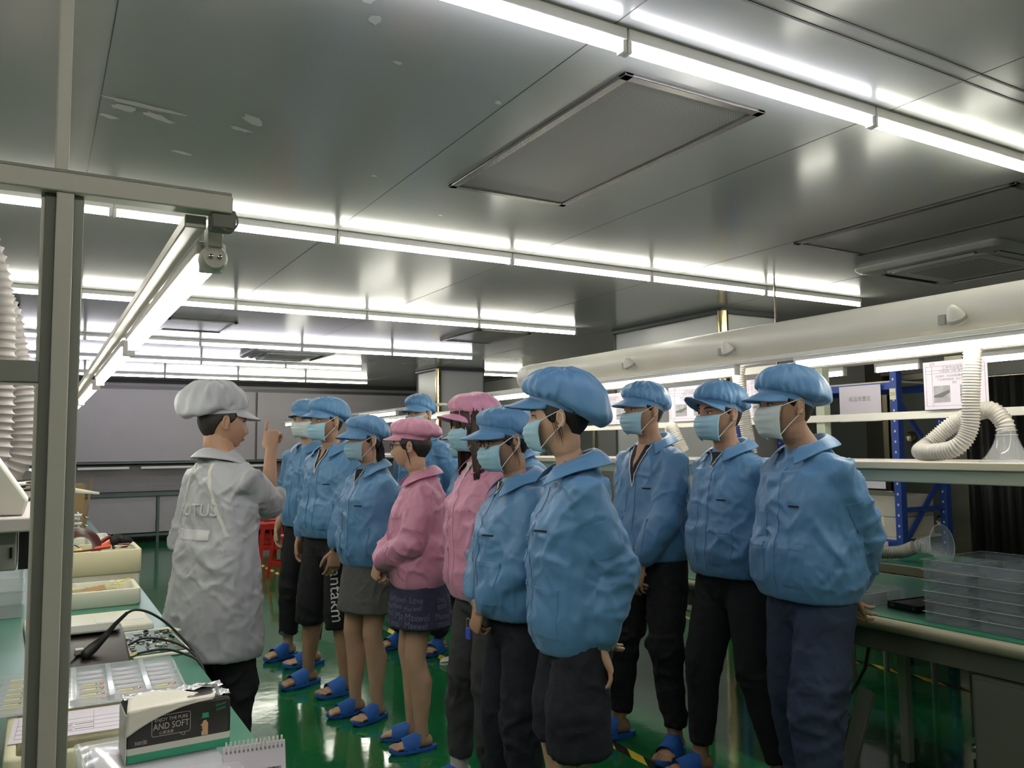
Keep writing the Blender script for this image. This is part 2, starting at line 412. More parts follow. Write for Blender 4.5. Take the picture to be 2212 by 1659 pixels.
# peeled scuffs on the ceiling, irregular flakes
mb = MB(); rnd = random.Random(5)
for (cx, cy, l, wd, a) in [(.28, 2.9, .16, .02, .1), (.33, 2.98, .07, .03, .6), (.22, 2.95, .05, .03, .2), (.62, 2.85, .07, .035, .9), (.60, 2.95, .05, .02, .3), (.45, 3.3, .05, .015, .2), (.18, 3.05, .04, .02, .5), (.9, 2.2, .02, .012, .2), (1.3, 2.3, .02, .012, .8), (.75, 2.0, .03, .02, 1.1), (.7, 1.9, .05, .02, 1.4), (1.2, 3.2, .015, .01, 0), (1.7, 3.6, .012, .01, 0)]:
    n = 14; ring = []
    for k in range(n):
        t = 2*PI*k/n; rr = .6+.4*rnd.random()
        x, y = l*rr*math.cos(t), wd*rr*math.sin(t)
        ring.append(Vector((cx+x*math.cos(a)-y*math.sin(a), cy+x*math.sin(a)+y*math.cos(a), CEIL-.0012)))
    mb.add(ring, [tuple(range(n))])
struct(mb, 'trim_5', M['ceil_pale'])

# white boxed columns with a polished tube up each near corner
def column(name, x0, x1, y0, y1):
    mb = MB().box(x0, x1, y0, y1, 0, CEIL); struct(mb, name, M['white_panel'], bevel=.01)
column('wall_column_near', 4.97, 5.6, 4.97, 6.45)
column('wall_column_far', 4.97, 5.7, 10.6, 11.35)
mb = MB()
for (x0, x1, y0, y1) in ((4.97, 5.6, 4.97, 6.45), (4.97, 5.7, 10.6, 11.35)):
    mb.tube([(x0-.015, y1, CEIL-.02), (x0-.015, y0-.015, CEIL-.02), (x1, y0-.015, CEIL-.02)], .03, 8)
    mb.tube([(x0-.005, y1, .05), (x0-.005, y1, CEIL-.03)], .012, 8)
    mb.tube([(x1, y0-.005, .05), (x1, y0-.005, CEIL-.03)], .012, 8)
struct(mb, 'trim_6', M['cove'], smooth=True)
for i, (x, y) in enumerate(((4.955, 4.955), (4.955, 10.585))):
    mb = MB().tube([(x, y, .0), (x, y, CEIL-.03)], .045, 24)
    tag(build(mb, 'corner_pipe', M['brass']), ['polished steel pipe up the corner of the nearer white column', 'polished steel pipe up the corner of the farther white column'][i], 'pipe', 'pipes at the columns')

# right wall: windows and a steel door with round nozzles beyond the rack
def wall_frame(n, y0, y1, z0, z1, glass, frame, fw_=.05, kind='window'):
    mb = MB(); X = X1-.001
    for a, b, c, d in ((y0, y1, z0, z0+fw_), (y0, y1, z1-fw_, z1), (y0, y0+fw_, z0, z1), (y1-fw_, y1, z0, z1)):
        mb.box(X-.05, X, a, b, c, d)
    o = struct(mb, n, frame, bevel=.004)
    g = build(MB().box(X-.02, X, y0+fw_, y1-fw_, z0+fw_, z1-fw_), 'pane' if kind == 'window' else 'leaf', glass, o); return o
wall_frame('window_1', 4.75, 5.75, .95, 2.0, M['win'], M['steel'])
wall_frame('window_2', 6.6, 8.4, .95, 2.0, M['win'], M['steel'])
wall_frame('window_3', 9.0, 10.3, .95, 2.0, M['win'], M['steel'])
d = wall_frame('door_1', 3.98, 4.55, .0, 2.05, M['win'], M['steel'], .06, 'door')
for z in (1.5, 1.15, .8):
    for y in (4.12, 4.36):
        mb = MB().lathe((X1-.03, y, z), [(.0, -.012), (.035, -.012), (.045, -.02), (.05, 0)], 16, 'x'); build(mb, 'nozzle', M['steel'], d)
struct(MB().box(X1-.14, X1-.001, 4.56, 4.72, .0, 2.2), 'trim_7', M['steel'])
struct(MB().box(X1-.14, X1-.001, 3.82, 3.97, .0, 2.2), 'trim_8', M['steel'])
# black curtain on the right wall
g = []
for i in range(2):
    row = []
    for k in range(120):
        y = 2.35+1.42*k/119; row.append(Vector((X1-.16+.035*math.sin(k*.62)+.015*math.sin(k*1.7), y, .06 if i == 0 else 1.95)))
    g.append(row)
cu = build(MB().grid(g), 'curtain', M['curtain']); so = cu.modifiers.new('s', 'SOLIDIFY'); so.thickness = .003
tag(cu, 'dark pleated curtain hanging on the right wall behind the rack', 'curtain')
build(MB().tube([(X1-.16, 2.3, 1.96), (X1-.16, 3.8, 1.96)], .012, 10), 'rail', M['steel'], cu)

# back wall: pale backboard, dark gap, shelf, long side bench
bb = empty('wall_bench', (1.2, 14.4, 0), 0, 'long grey side bench with pale backboard along the far wall', 'workbench')
def part(mb, name, mats, par, bevel=0, **k):
    top_ = par
    while top_.parent is not None: top_ = top_.parent
    off = top_.location
    mb.v = [p-off for p in mb.v]; o = build(mb, name, mats, par, bevel, **k); return o
part(MB().box(-1.4, 3.30, 14.62, 14.66, 1.26, 2.44), 'backboard', M['board'], bb)
part(MB().box(3.34, 6.3, 14.62, 14.66, 1.26, 2.44), 'backboard', M['board'], bb)
part(MB().box(-1.4, 6.3, 14.3, 14.68, 1.225, 1.25), 'shelf', M['steel_green'], bb, .004)
part(MB().box(-1.4, 6.3, 13.95, 14.68, .72, .76), 'worktop', M['steel_green'], bb, .006)
part(MB().box(-1.4, 6.3, 14.58, 14.62, .77, 1.2), 'back_panel', M['wall'], bb)
for x in (-.6, .55, 1.68, 2.8, 3.9, 5.0):
    part(MB().box(x-.02, x+.02, 13.97, 14.01, 0, .72), 'leg', M['steel_green'], bb)
    part(MB().box(x+.02, x+1.1, 13.99, 14.0, .16, .72), 'front_panel', M['board'], bb)
part(MB().box(-.6, 5.0, 13.98, 14.0, .1, .14), 'rail', M['steel_green'], bb)
def spent_tube(x0, x1, lab):
    mb = MB().box(x0, x1, 14.28, 14.33, 1.14, 1.18)
    o = build(mb, 'lamp_batten', M['lamp_body'], bevel=.006); tag(o, lab, 'lamp', 'unlit battens under the far shelf')
spent_tube(.55, 1.28, 'short unlit white batten under the far shelf, leftmost'); spent_tube(1.45, 2.35, 'unlit white batten under the far shelf behind the white coated man')
spent_tube(2.6, 3.6, 'unlit white batten under the far shelf, rightmost')

# ---------------------------------------------------------------- ceiling tube lights
def tube_light(x, y, z, L, axis, label, group, vio=False, body=.035, rad=.013, drop=.03):
    t = empty('tube_light', (x, y, z), 0, label, 'light', group)
    if axis == 'x':
        mb = MB().box(-L/2+.003, L/2-.003, -.02, .02, drop-.012, drop-.012+body); o = build(mb, 'housing', M['lamp_body'], t, .004)
        mb = MB(); mb.lathe((0, 0, 0), [(.001, -L/2+.012), (rad, -L/2+.014), (rad, L/2-.014), (.001, L/2-.012)], 14, 'x'); build(mb, 'tube', M['lamp_v' if vio else 'lamp'], t)
        for s in (-1, 1): build(MB().box(s*(L/2-.009)-.007, s*(L/2-.009)+.007, -.015, .015, -.016, drop), 'end_cap', M['lamp_body'], t, .002)
    else:
        mb = MB().box(-.02, .02, -L/2+.003, L/2-.003, drop-.012, drop-.012+body); build(mb, 'housing', M['lamp_body'], t, .004)
        mb = MB(); mb.lathe((0, 0, 0), [(.001, -L/2+.012), (rad, -L/2+.014), (rad, L/2-.014), (.001, L/2-.012)], 14, 'y'); build(mb, 'tube', M['lamp_v' if vio else 'lamp'], t)
        for s in (-1, 1): build(MB().box(-.015, .015, s*(L/2-.009)-.007, s*(L/2-.009)+.007, -.016, drop), 'end_cap', M['lamp_body'], t, .002)
    return t
ORD = ['rightmost', 'second from the right', 'third from the right', 'fourth from the right', 'fifth from the right', 'sixth from the right', 'seventh from the right', 'eighth from the right', 'ninth from the right']
P_ = 1.072
rows = [(1.72, 3.52, 6, 'nearest', {1: 1, 2: 1}), (4.13, 5.63, 7, 'second nearest', {}), (6.5, 4.52, 6, 'third nearest', {}),
        (8.95, 4.66, 5, 'fourth nearest', {0: 1, 1: 1, 2: 1, 3: 1, 4: 1}), (10.9, 3.92, 4, 'fifth nearest', {1: 1, 2: 1, 3: 1}), (13.2, 4.85, 5, 'farthest', {2: 1, 3: 1, 4: 1})]
for y, xr, n, nm, vio in rows:
    for k in range(n):
        tube_light(xr-P_*(k+.5), y, CEIL-.053, P_, 'x', f'white ceiling tube light, {ORD[k]} in the {nm} row', f'ceiling tube lights, {nm} row', k in vio)
for k in range(5): tube_light(3.52-P_*(k+.5), -.65, CEIL-.053, P_, 'x', f'white ceiling tube light, {ORD[k]} in the row just behind the viewpoint', 'ceiling tube lights, row behind the viewpoint')
tube_light(6.12, 10.9, CEIL-.053, .9, 'x', 'short ceiling tube light between the two columns, far right', 'ceiling tube lights, fifth nearest row')

# ---------------------------------------------------------------- vents and air conditioner
def hepa(x0, x1, y0, y1, label, mesh):
    t = empty('ceiling_vent', ((x0+x1)/2, (y0+y1)/2, CEIL), 0, label, 'vent', 'framed filter vents in the ceiling')
    hx, hy = (x1-x0)/2, (y1-y0)/2; f = .035
    mb = MB()
    for a, b, c, d in ((-hx, hx, -hy, -hy+f), (-hx, hx, hy-f, hy), (-hx, -hx+f, -hy, hy), (hx-f, hx, -hy, hy)):
        mb.box(a, b, c, d, -.012, 0)
    build(mb, 'frame', M['vent_frame'], t, .003)
    build(MB().box(-hx+f, hx-f, -hy+f, hy-f, -.006, -.001), 'filter', M[mesh], t)
def perforated():
    q = NT('perforated_filter'); setp(q.b, (120, 122, 118), .45, .2)
    v = q.coords((1, 1, 1)); s = q.n('ShaderNodeVectorMath'); s.operation = 'SCALE'; s.inputs['Scale'].default_value = 90
    q.l(v, s.inputs[0]); f = q.n('ShaderNodeVectorMath'); f.operation = 'FRACTION'; q.l(s.outputs[0], f.inputs[0])
    d = q.n('ShaderNodeVectorMath'); d.operation = 'DISTANCE'; d.inputs[1].default_value = (.5, .5, .5)
    m2 = q.n('ShaderNodeVectorMath'); m2.operation = 'MULTIPLY_ADD'; m2.inputs[1].default_value = (1, 1, 0); m2.inputs[2].default_value = (0, 0, .5)
    q.l(f.outputs[0], m2.inputs[0]); q.l(m2.outputs[0], d.inputs[0])
    mr = q.n('ShaderNodeMapRange'); mr.inputs['From Min'].default_value = .26; mr.inputs['From Max'].default_value = .34
    q.l(d.outputs['Value'], mr.inputs[0])
    mx = q.n('ShaderNodeMix'); mx.data_type = 'RGBA'; mx.inputs[6].default_value = (*srgb((46, 48, 46)), 1); mx.inputs[7].default_value = (*srgb((112, 114, 110)), 1)
    q.l(mr.outputs[0], mx.inputs[0]); q.l(mx.outputs[2], q.b.inputs['Base Color']); return q.m
M['perf'] = perforated(); M['vent_frame'] = mat('vent_frame_metal', (104, 102, 98), .25, metal=.6)
M['vent_plain'] = mat('vent_plain_panel', (134, 136, 132), .3)
hepa(1.53, 2.14, 1.91, 3.16, 'large perforated vent in a shiny frame beside the nearest tubes', 'perf')
hepa(3.71, 4.30, 1.91, 3.14, 'smooth framed vent panel beside the air conditioner', 'vent_plain')
hepa(.95, 1.55, 7.6, 8.35, 'faint vent panel between third and fourth nearest tube rows, left', 'vent_plain')
hepa(3.72, 4.32, 7.0, 7.9, 'faint vent panel near the far column, right of the third row', 'vent_plain')
hepa(-.75, -.15, 7.4, 8.4, 'framed vent seen between the hoses and the left post', 'perf')
M['ac'] = mat('white_grey_ac_plastic', (150, 152, 148), .35)
M['ac_dark'] = mat('ac_slot_dark', (54, 56, 56), .5)
def cassette(cx, cy, label):
    t = empty('air_conditioner', (cx, cy, CEIL), 0, label, 'air conditioner', 'ceiling cassettes')
    h = .475
    mb = MB()
    def sq(s_, z, r_=.05):
        out = []
        for (sx, sy, a0) in ((1, 1, 0), (-1, 1, 90), (-1, -1, 180), (1, -1, 270)):
            for k in range(5):
                a = R(a0+k*22.5); out.append(Vector((sx*(s_-r_)+r_*math.cos(a), sy*(s_-r_)+r_*math.sin(a), z)))
        return out
    mb.rings([sq(h, 0), sq(h, -.012), sq(h*.96, -.03), sq(h*.93, -.034)]); build(mb, 'panel', M['ac'], t)
    mb = MB().rings([sq(h*.66, -.03), sq(h*.66, -.044), sq(h*.63, -.048)]); gr = build(mb, 'grille', M['ac'], t)
    mb = MB()
    for i in range(16): mb.box(-h*.5, h*.5, -h*.5+i*h/16, -h*.5+i*h/16+.008, -.0485, -.0478)
    build(mb, 'slats', M['ac_dark'], gr)
    for k in range(4):
        mb = MB().box(-h*.62, h*.62, h*.74, h*.83, -.0365, -.033); mb.xf(Matrix.Rotation(k*PI/2, 4, 'Z'))
        sl = build(mb, 'air_slot', M['ac_dark'], t)
        mb = MB().obox((0, h*.785, -.040), (1, 0, 0), (0, .8, .6), (0, -.6, .8), h*.6, .014, .002); mb.xf(Matrix.Rotation(k*PI/2, 4, 'Z'))
        build(mb, 'louvre', M['ac'], sl)
cassette(5.11, 2.98, 'white square air conditioner cassette in the ceiling at upper right')
cassette(2.6, 9.9, 'distant air conditioner cassette between the far tube rows')

# ---------------------------------------------------------------- floor tape (striped, one thing per line)
def stripe_mat(pitch):
    q = NT('striped_tape'); setp(q.b, (224, 200, 60), .4); v = q.coords(); sx = q.n('ShaderNodeSeparateXYZ'); q.l(v, sx.inputs[0])
    a = q.n('ShaderNodeMath'); a.operation = 'MULTIPLY_ADD'; a.inputs[1].default_value = -1.9; q.l(sx.outputs[0], a.inputs[0]); q.l(sx.outputs[1], a.inputs[2])
    b = q.n('ShaderNodeMath'); b.operation = 'DIVIDE'; b.inputs[1].default_value = pitch; q.l(a.outputs[0], b.inputs[0])
    f = q.n('ShaderNodeMath'); f.operation = 'FRACT'; q.l(b.outputs[0], f.inputs[0])
    g_ = q.n('ShaderNodeMath'); g_.operation = 'GREATER_THAN'; g_.inputs[1].default_value = .5; q.l(f.outputs[0], g_.inputs[0])
    mx = q.n('ShaderNodeMix'); mx.data_type = 'RGBA'; mx.inputs[6].default_value = (*srgb((226, 202, 56)), 1); mx.inputs[7].default_value = (*srgb((34, 30, 20)), 1)
    q.l(g_.outputs[0], mx.inputs[0]); q.l(mx.outputs[2], q.b.inputs['Base Color']); return q.m
def tape(x, ya, yb, label, wd=.055, pitch=.235):
    tag(build(MB().box(x-wd/2, x+wd/2, ya, yb, .0004, .0014), 'floor_tape', stripe_mat(pitch), smooth=False), label, 'tape', 'striped tape on the floor')
tape(2.46, .6, 13.3, 'yellow and black floor tape running behind the front row of people')
tape(4.76, 1.5, 13.3, 'yellow and black floor tape seen under the right bench', .06, .3)
tape(5.66, 1.8, 4.9, 'yellow and black floor tape farthest right, beyond the rack legs', .06, .3)

# ---------------------------------------------------------------- right bench with duct, tubes, shelf
rb = empty('work_bench', (3.45, 3.3, 0), 0, 'long bench with green mat behind the back row of people', 'workbench')
RY0, RY1 = .2, 5.6
part(MB().box(2.975, 3.98, RY0, RY1, .70, .742), 'tabletop', M['white_panel'], rb, .004)
part(MB().box(2.985, 3.97, RY0+.01, RY1-.01, .742, .748), 'green_mat', M['mat_green'], rb)
mb = MB().tube([(2.965, RY0, .722), (2.965, RY1, .722)], .026, 16); part(mb, 'front_edge', M['bench_edge'], rb)
mb = MB().tube([(3.985, RY0, .722), (3.985, RY1, .722)], .026, 16); part(mb, 'rear_edge', M['bench_edge'], rb)
for y in (.4, 2.32, 3.55, 5.45):
    for x in (3.36, 3.9):
        lg = part(MB().box(x-.02, x+.02, y-.02, y+.02, .05, .70), 'leg', M['pale_green'], rb, .003)
        part(MB().lathe((x, y, 0), [(.0, 0), (.035, 0), (.035, .012), (.012, .02), (.012, .06)], 16), 'levelling_foot', M['chrome'], lg)
part(MB().box(3.02, 3.06, RY0, RY1, .60, .70), 'front_rail', M['cab'], rb, .004)
part(MB().box(3.9, 3.94, RY0, RY1, .62, .70), 'rear_rail', M['cab'], rb, .004)
for y in (1.0, 2.75, 4.1, 5.5):   # uprights that carry shelf, light rail and duct
    part(MB().box(3.40, 3.45, y-.025, y+.025, .748, 1.92), 'upright', M['pale_green'], rb, .004)
sh = part(MB().box(3.02, 3.62, RY0, RY1, 1.352, 1.372), 'shelf', M['shelf'], rb, .003)
part(MB().box(3.012, 3.03, RY0, RY1, 1.343, 1.374), 'shelf_edge', M['shelf_edge'], sh, .004)
part(MB().box(3.035, 3.075, RY0, RY1, 1.29, 1.343), 'shelf_rail', M['pale_green'], rb, .004)
part(MB().box(3.385, 3.40, RY0, RY1, 1.555, 1.59), 'notice_rail', M['white_metal'], rb, .003)
part(MB().box(3.37, 3.42, RY0, RY1, 1.83, 1.87), 'upper_rail', M['white_metal'], rb, .003)
part(MB().box(2.955, 3.06, RY0, RY1, 1.842, 1.862), 'lamp_rail', M['white_metal'], rb, .003)
# steel cabinet under the near end
cb = empty('cabinet', (3.3, 1.0, 0), 0, 'grey steel cabinet under the near end of the right bench', 'cabinet')
part(MB().box(3.0, 3.88, .35, 1.80, .03, .595), 'carcass', M['cab'], cb, .004)
for i, (a, b) in enumerate(((.37, 1.07), (1.085, 1.785))):
    dr = part(MB().box(2.985, 3.0, a, b, .05, .585), 'door', M['cab'], cb, .003); part(MB().box(2.97, 2.985, a+.3, a+.4, .48, .495), 'handle', M['steel'], dr, .003)
# big white duct along the bench, hung from the ceiling
du = empty('air_duct', (3.13, 3, 1.95), 0, 'big white rounded air duct running above the right bench', 'duct')
def dring(y, s=1.0):
    out = []
    for q in range(28):
        a = 2*PI*q/28; x, z = .095*math.cos(a), .090*math.sin(a)
        if z > 0: x = math.copysign(abs(math.cos(a))**.7, math.cos(a))*.095
        out.append(V(3.13+x*s, y, 1.953+z*s))
    return out
part(MB().rings([dring(RY0-.2), dring(5.07), dring(5.11, .99), dring(5.14, .93), dring(5.155, .8)]), 'duct_body', M['duct'], du, angle=50)
part(MB().rings([dring(4.99, 1.03), dring(5.05, 1.03)]), 'end_collar', M['white_metal'], du, .003)
for y in (1.2, 2.62, 3.95, 5.1): part(MB().box(3.12, 3.40, y-.012, y+.012, 1.845, 1.864), 'bracket', M['white_metal'], du)
for k, (y, _) in enumerate(((.72, 0), (1.94, 0), (3.49, 0), (4.78, 0))):
    tube_light(2.985, y, 1.808, 1.2, 'y', ['tube light under the duct at the right edge of the photo', 'bright tube light under the duct above the blue rack', 'tube light under the duct above the two middle men in blue', 'tube light under the duct farthest along the right bench'][k], 'tube lights under the white duct', drop=.028)
# little adjustable spot nozzles on the duct
for i, (y, lab) in enumerate(((3.79, 'small white spot nozzle on the duct, left one'), (2.99, 'small white spot nozzle on the duct, middle one'), (1.80, 'small white spot nozzle on the duct, right one'))):
    t = empty('spot_nozzle', (3.02, y, 1.925), 0, lab, 'nozzle', 'spot nozzles on the duct')
    mt = Matrix.Rotation(R(-35), 4, 'Y')
    mb = MB().lathe((0, 0, 0), [(.004, .055), (.012, .05), (.022, .035), (.032, .01), (.036, -.012), (.030, -.020), (.022, -.018)], 20); mb.xf(mt); build(mb, 'nozzle_body', M['white_plastic'], t)
    mb = MB().lathe((0, 0, 0), [(.0345, .002), (.0375, -.002), (.0375, -.012), (.034, -.014)], 20, cap=False); mb.xf(mt); build(mb, 'ring', M['post_side'], t)
    mb = MB().box(.0, .022, .045, .075, -.02, .02); build(mb, 'switch_box', M['post_side'], t, .003)
# notices
def notice(y0, y1, z0, z1, x, label, kind):
    o = empty('notice', (x, (y0+y1)/2, (z0+z1)/2), 0, label, 'notice', 'notices on the right bench rail')
    hy, hz = (y1-y0)/2, (z1-z0)/2; g = []
    build(MB().box(-.0012, 0, -hy, hy, -hz, hz), 'sheet', M['paper'], o)
    # text, seen from -x : right is -y
    def ln(yc, zc, w_, h_, mt_='ink'):
        return MB().box(-.0022, -.0013, yc-w_/2, yc+w_/2, zc-h_/2, zc+h_/2)
    mb = MB()
    for z in (.80, .62, .50, -.86): mb.box(-.0018, -.0013, -hy*.92, hy*.92, hz*z-.0006, hz*z+.0006)
    for y in (-.92, .92, .72): mb.box(-.0018, -.0013, hy*y-.0006, hy*y+.0006, -hz*.86, hz*.80)
    build(mb, 'table_lines', M['ink'], o, smooth=False)
    tx = MB()
    def put(s_, size, yc, zc):
        vs, fs = textmesh(s_, size); tx.add([V(-.002, yc-v.x, zc+v.y) for v in vs], fs)
    if kind == 0:
        put('工序作业指导书', hz*.15, 0, hz*.70); put('产品名称  工序  编号', hz*.11, hy*.1, hz*.56); put('注意事项：作业前请佩戴静电环', hz*.10, hy*.1, hz*.36); put('产品需轻拿轻放，防止划伤', hz*.10, hy*.1, hz*.22); put('图示', hz*.10, 0, hz*.08); put('文件', hz*.12, hy*.7, hz*.88)
    build(tx, 'printed_text', M['ink'], o, smooth=False)
    for s_, sl in ((.42, .25), (-.42, .1)):
        ph = build(MB().box(-.0024, -.0013, hy*s_-hy*.26, hy*s_+hy*.26, -hz*.72, -hz*.02), 'photograph', M['photo'], o)
        mb = MB(); a0 = hy*s_
        if kind == 0: mb.add([(-.0028, a0+hy*.26, -hz*.42), (-.0028, a0-hy*.26, -hz*(.30-sl*.4)), (-.0028, a0-hy*.26, -hz*(.42-sl*.4)), (-.0028, a0+hy*.0, -hz*.52), (-.0028, a0+hy*.26, -hz*.50)], [(0, 1, 2, 3, 4)])
        build(mb, 'pictured_part', M['photo_d'], ph, smooth=False)
    return o
notice(1.885, 2.165, 1.592, 1.80, 3.365, 'large printed notice with two grey pictures left of the hose', 0)
notice(4.20, 4.60, 1.592, 1.80, 3.365, 'printed notice behind the man with the dark open collar', 0)
notice(3.46, 3.84, 1.592, 1.80, 3.365, 'printed notice between the two men in blue in the middle', 0)
notice(2.92, 3.2, 1.592, 1.80, 3.365, 'printed notice mostly hidden behind the rightmost man', 0)
# ribbed hoses
def hose(pts, rad, label, col='hose', pitch=.011, amp=.006, name='flexible_hose', n=20, group=None, sub=10):
    P_s = [Vector(p) for p in pts]; out = []                       # Catmull-Rom
    Q = [P_s[0]*2-P_s[1]]+P_s+[P_s[-1]*2-P_s[-2]]
    for i in range(1, len(Q)-2):
        for j in range(sub):
            t = j/sub; a, b, c, d = Q[i-1], Q[i], Q[i+1], Q[i+2]
            out.append(.5*((2*b)+(c-a)*t+(2*a-5*b+4*c-d)*t*t+(3*b-a-3*c+d)*t**3))
    out.append(P_s[-1]); L = [0]
    for a, b in zip(out, out[1:]): L.append(L[-1]+(b-a).length)
    res, rr = [], []; s_ = 0; k = 0
    while s_ < L[-1]:
        i = next(i for i in range(1, len(L)) if L[i] >= s_); t = (s_-L[i-1])/(L[i]-L[i-1]+1e-9)
        res.append(out[i-1].lerp(out[i], t)); rr.append(rad-amp*(0, .75, 1, .75)[k % 4]); s_ += pitch/4; k += 1
    mb = MB().tube(res, rr, n); me = finish(mb.mesh(name), M[col], True, 80)
    o = link(name, me); tag(o, label, 'hose', group); return o
hose([(3.13, 1.79, 1.87), (3.10, 1.79, 1.80), (3.09, 1.80, 1.62), (3.085, 1.81, 1.50), (3.06, 1.86, 1.425), (3.06, 1.99, 1.412), (3.15, 2.02, 1.44), (3.20, 1.93, 1.53), (3.20, 1.80, 1.575), (3.20, 1.745, 1.53), (3.20, 1.735, 1.49)], .035, 'white ribbed hose looping down onto the shelf beside the clear hood')
hose([(3.13, 3.02, 1.87), (3.12, 3.02, 1.78), (3.16, 3.02, 1.55), (3.17, 3.0, 1.40)], .035, 'white ribbed hose hanging behind the head of the rightmost man')
hose([(3.13, 1.58, 1.87), (3.16, 1.56, 1.80), (3.24, 1.50, 1.66), (3.30, 1.42, 1.60)], .035, 'white ribbed hose at the right edge of the photo')
hose([(3.22, 3.66, 1.44), (3.20, 3.64, 1.52), (3.17, 3.60, 1.55), (3.15, 3.54, 1.50), (3.17, 3.50, 1.41)], .035, 'ribbed hose arching on the shelf behind the shoulder of the open-collared man', 'hose')
def hood(loc, rz, tilt, label, s_=1.0):
    t = empty('fume_hood', loc, rz, label, 'hood', 'clear extraction hoods')
    prof = [(.032, .135), (.034, .11), (.036, .10), (.040, .085), (.052, .055), (.075, .02), (.10, 0)]
    mb = MB(); rs = []
    for r_, h in prof: rs.append([V(r_*math.cos(2*PI*q/36)*s_, r_*math.sin(2*PI*q/36)*s_, h*s_) for q in range(36)])
    mb.rings(rs, cap=False); mb.xf(Matrix.Rotation(tilt, 4, 'Y')); o = build(mb, 'cone', M['glassy'], t, angle=60); q = o.modifiers.new('s', 'SOLIDIFY'); q.thickness = .0025
    for h, r_ in ((.0, .10), (.102, .0375), (.12, .036)):
        mb = MB().tube([V(r_*math.cos(2*PI*q/36)*s_, r_*math.sin(2*PI*q/36)*s_, h*s_) for q in range(37)], .0022, 6, cap=False); mb.xf(Matrix.Rotation(tilt, 4, 'Y')); build(mb, 'rim', M['clear2'], t)
    return t
hood((3.20, 1.735, 1.374), 0, 0, 'clear cone-shaped hood standing on the white shelf under the hose')
# trays on the right bench
def tray(name, x0, x1, y0, y1, z, h, nx, ny, m_, label, group=None, lip=.008, fill=None, cat='tray'):
    t = empty(name, ((x0+x1)/2, (y0+y1)/2, z), 0, label, cat, group); hx, hy = (x1-x0)/2, (y1-y0)/2; th = .0018
    mb = MB().box(-hx, hx, -hy, hy, 0, th)
    for a, b, c, d in ((-hx, hx, -hy, -hy+th), (-hx, hx, hy-th, hy), (-hx, -hx+th, -hy, hy), (hx-th, hx, -hy, hy)): mb.box(a, b, c, d, 0, h)
    build(mb, 'shell', M[m_], t, .0008, seg=1); mb = MB()
    for a, b, c, d in ((-hx-lip, hx+lip, -hy-lip, -hy), (-hx-lip, hx+lip, hy, hy+lip), (-hx-lip, -hx, -hy, hy), (hx, hx+lip, -hy, hy)): mb.box(a, b, c, d, h-th, h)
    build(mb, 'rim', M['clear2'], t, .0008, seg=1)
    mb = MB()
    for i in range(nx):
        for j in range(ny):
            cx, cy = -hx+(i+.5)*2*hx/nx, -hy+(j+.5)*2*hy/ny; wx, wy = hx/nx*.82, hy/ny*.8
            for a, b, c, d in ((-wx, wx, -wy, -wy+th), (-wx, wx, wy-th, wy), (-wx, -wx+th, -wy, wy), (wx-th, wx, -wy, wy)): mb.box(cx+a, cx+b, cy+c, cy+d, th, h*.82)
    if nx: build(mb, 'pocket_walls', M[m_], t, .0008, seg=1)
    return t
for i in range(6):
    t = tray('parts_tray', 3.045, 3.46, 1.25, 2.0, .749+i*.0405, .040, 2, 4, 'clear_s', f'clear parts tray, {["lowest", "second from the bottom", "third from the bottom", "third from the top", "second from the top", "topmost"][i]} in the stack at the right edge', 'clear parts trays stacked on the right bench')
    if i < 5:
        for a in range(2):
            for b in range(4):
                mb = MB().box(-.07, .07, -.055, .055, .004, .022); o = build(mb, 'grey_parts', M['grey_part'], t, .004); o.location = (-.103+a*.207, -.28+b*.187, 0)
bt = empty('parts_tray', (3.26, 2.16, .749), R(-6), 'black slotted tray on the green mat beside the stack', 'tray')
mb = MB().box(-.11, .11, -.075, .075, 0, .006)
for a, b, c, d in ((-.11, .11, -.075, -.069), (-.11, .11, .069, .075), (-.11, -.104, -.075, .075), (.104, .11, -.075, .075)): mb.box(a, b, c, d, 0, .03)
build(mb, 'frame', M['black_p'], bt, .002)
for i in range(9): build(MB().box(-.095+i*.0225, -.086+i*.0225, -.066, .066, .006, .026), 'rib', M['black_p'], bt, .001)
tx = MB()
for s_, yy in (('AA', .05), ('A', -.055)):
    vs, fs = textmesh(s_, .018); tx.add([V(-.1108, yy-v.x, .016+v.y) for v in vs], fs)
build(tx, 'marking', M['ink'], bt, smooth=False)
tray('parts_tray', 3.08, 3.37, 2.30, 2.70, .749, .055, 3, 2, 'glassy', 'large empty clear tray on the mat behind the rightmost man')
# cable under the bench
cbm = MB().tube([(3.08, 2.28, .62), (3.07, 2.30, .50), (3.06, 2.34, .42), (3.02, 2.36, .36)], .007, 8); tag(build(cbm, 'cable', M['rubber']), 'black cable hanging under the bench behind the rightmost man', 'cable')
tag(build(MB().box(3.065, 3.11, 2.22, 2.33, .60, .66), 'power_strip', M['black_p'], bevel=.006), 'black socket strip under the front of the right bench', 'socket')
tag(build(MB().obox((3.16, 2.42, .19), (1, 0, 0), (0, .95, .3), (0, -.3, .95), .012, .035, .20), 'plank', M['post_side'], bevel=.003), 'pale board leaning under the bench behind the rightmost man', 'board')

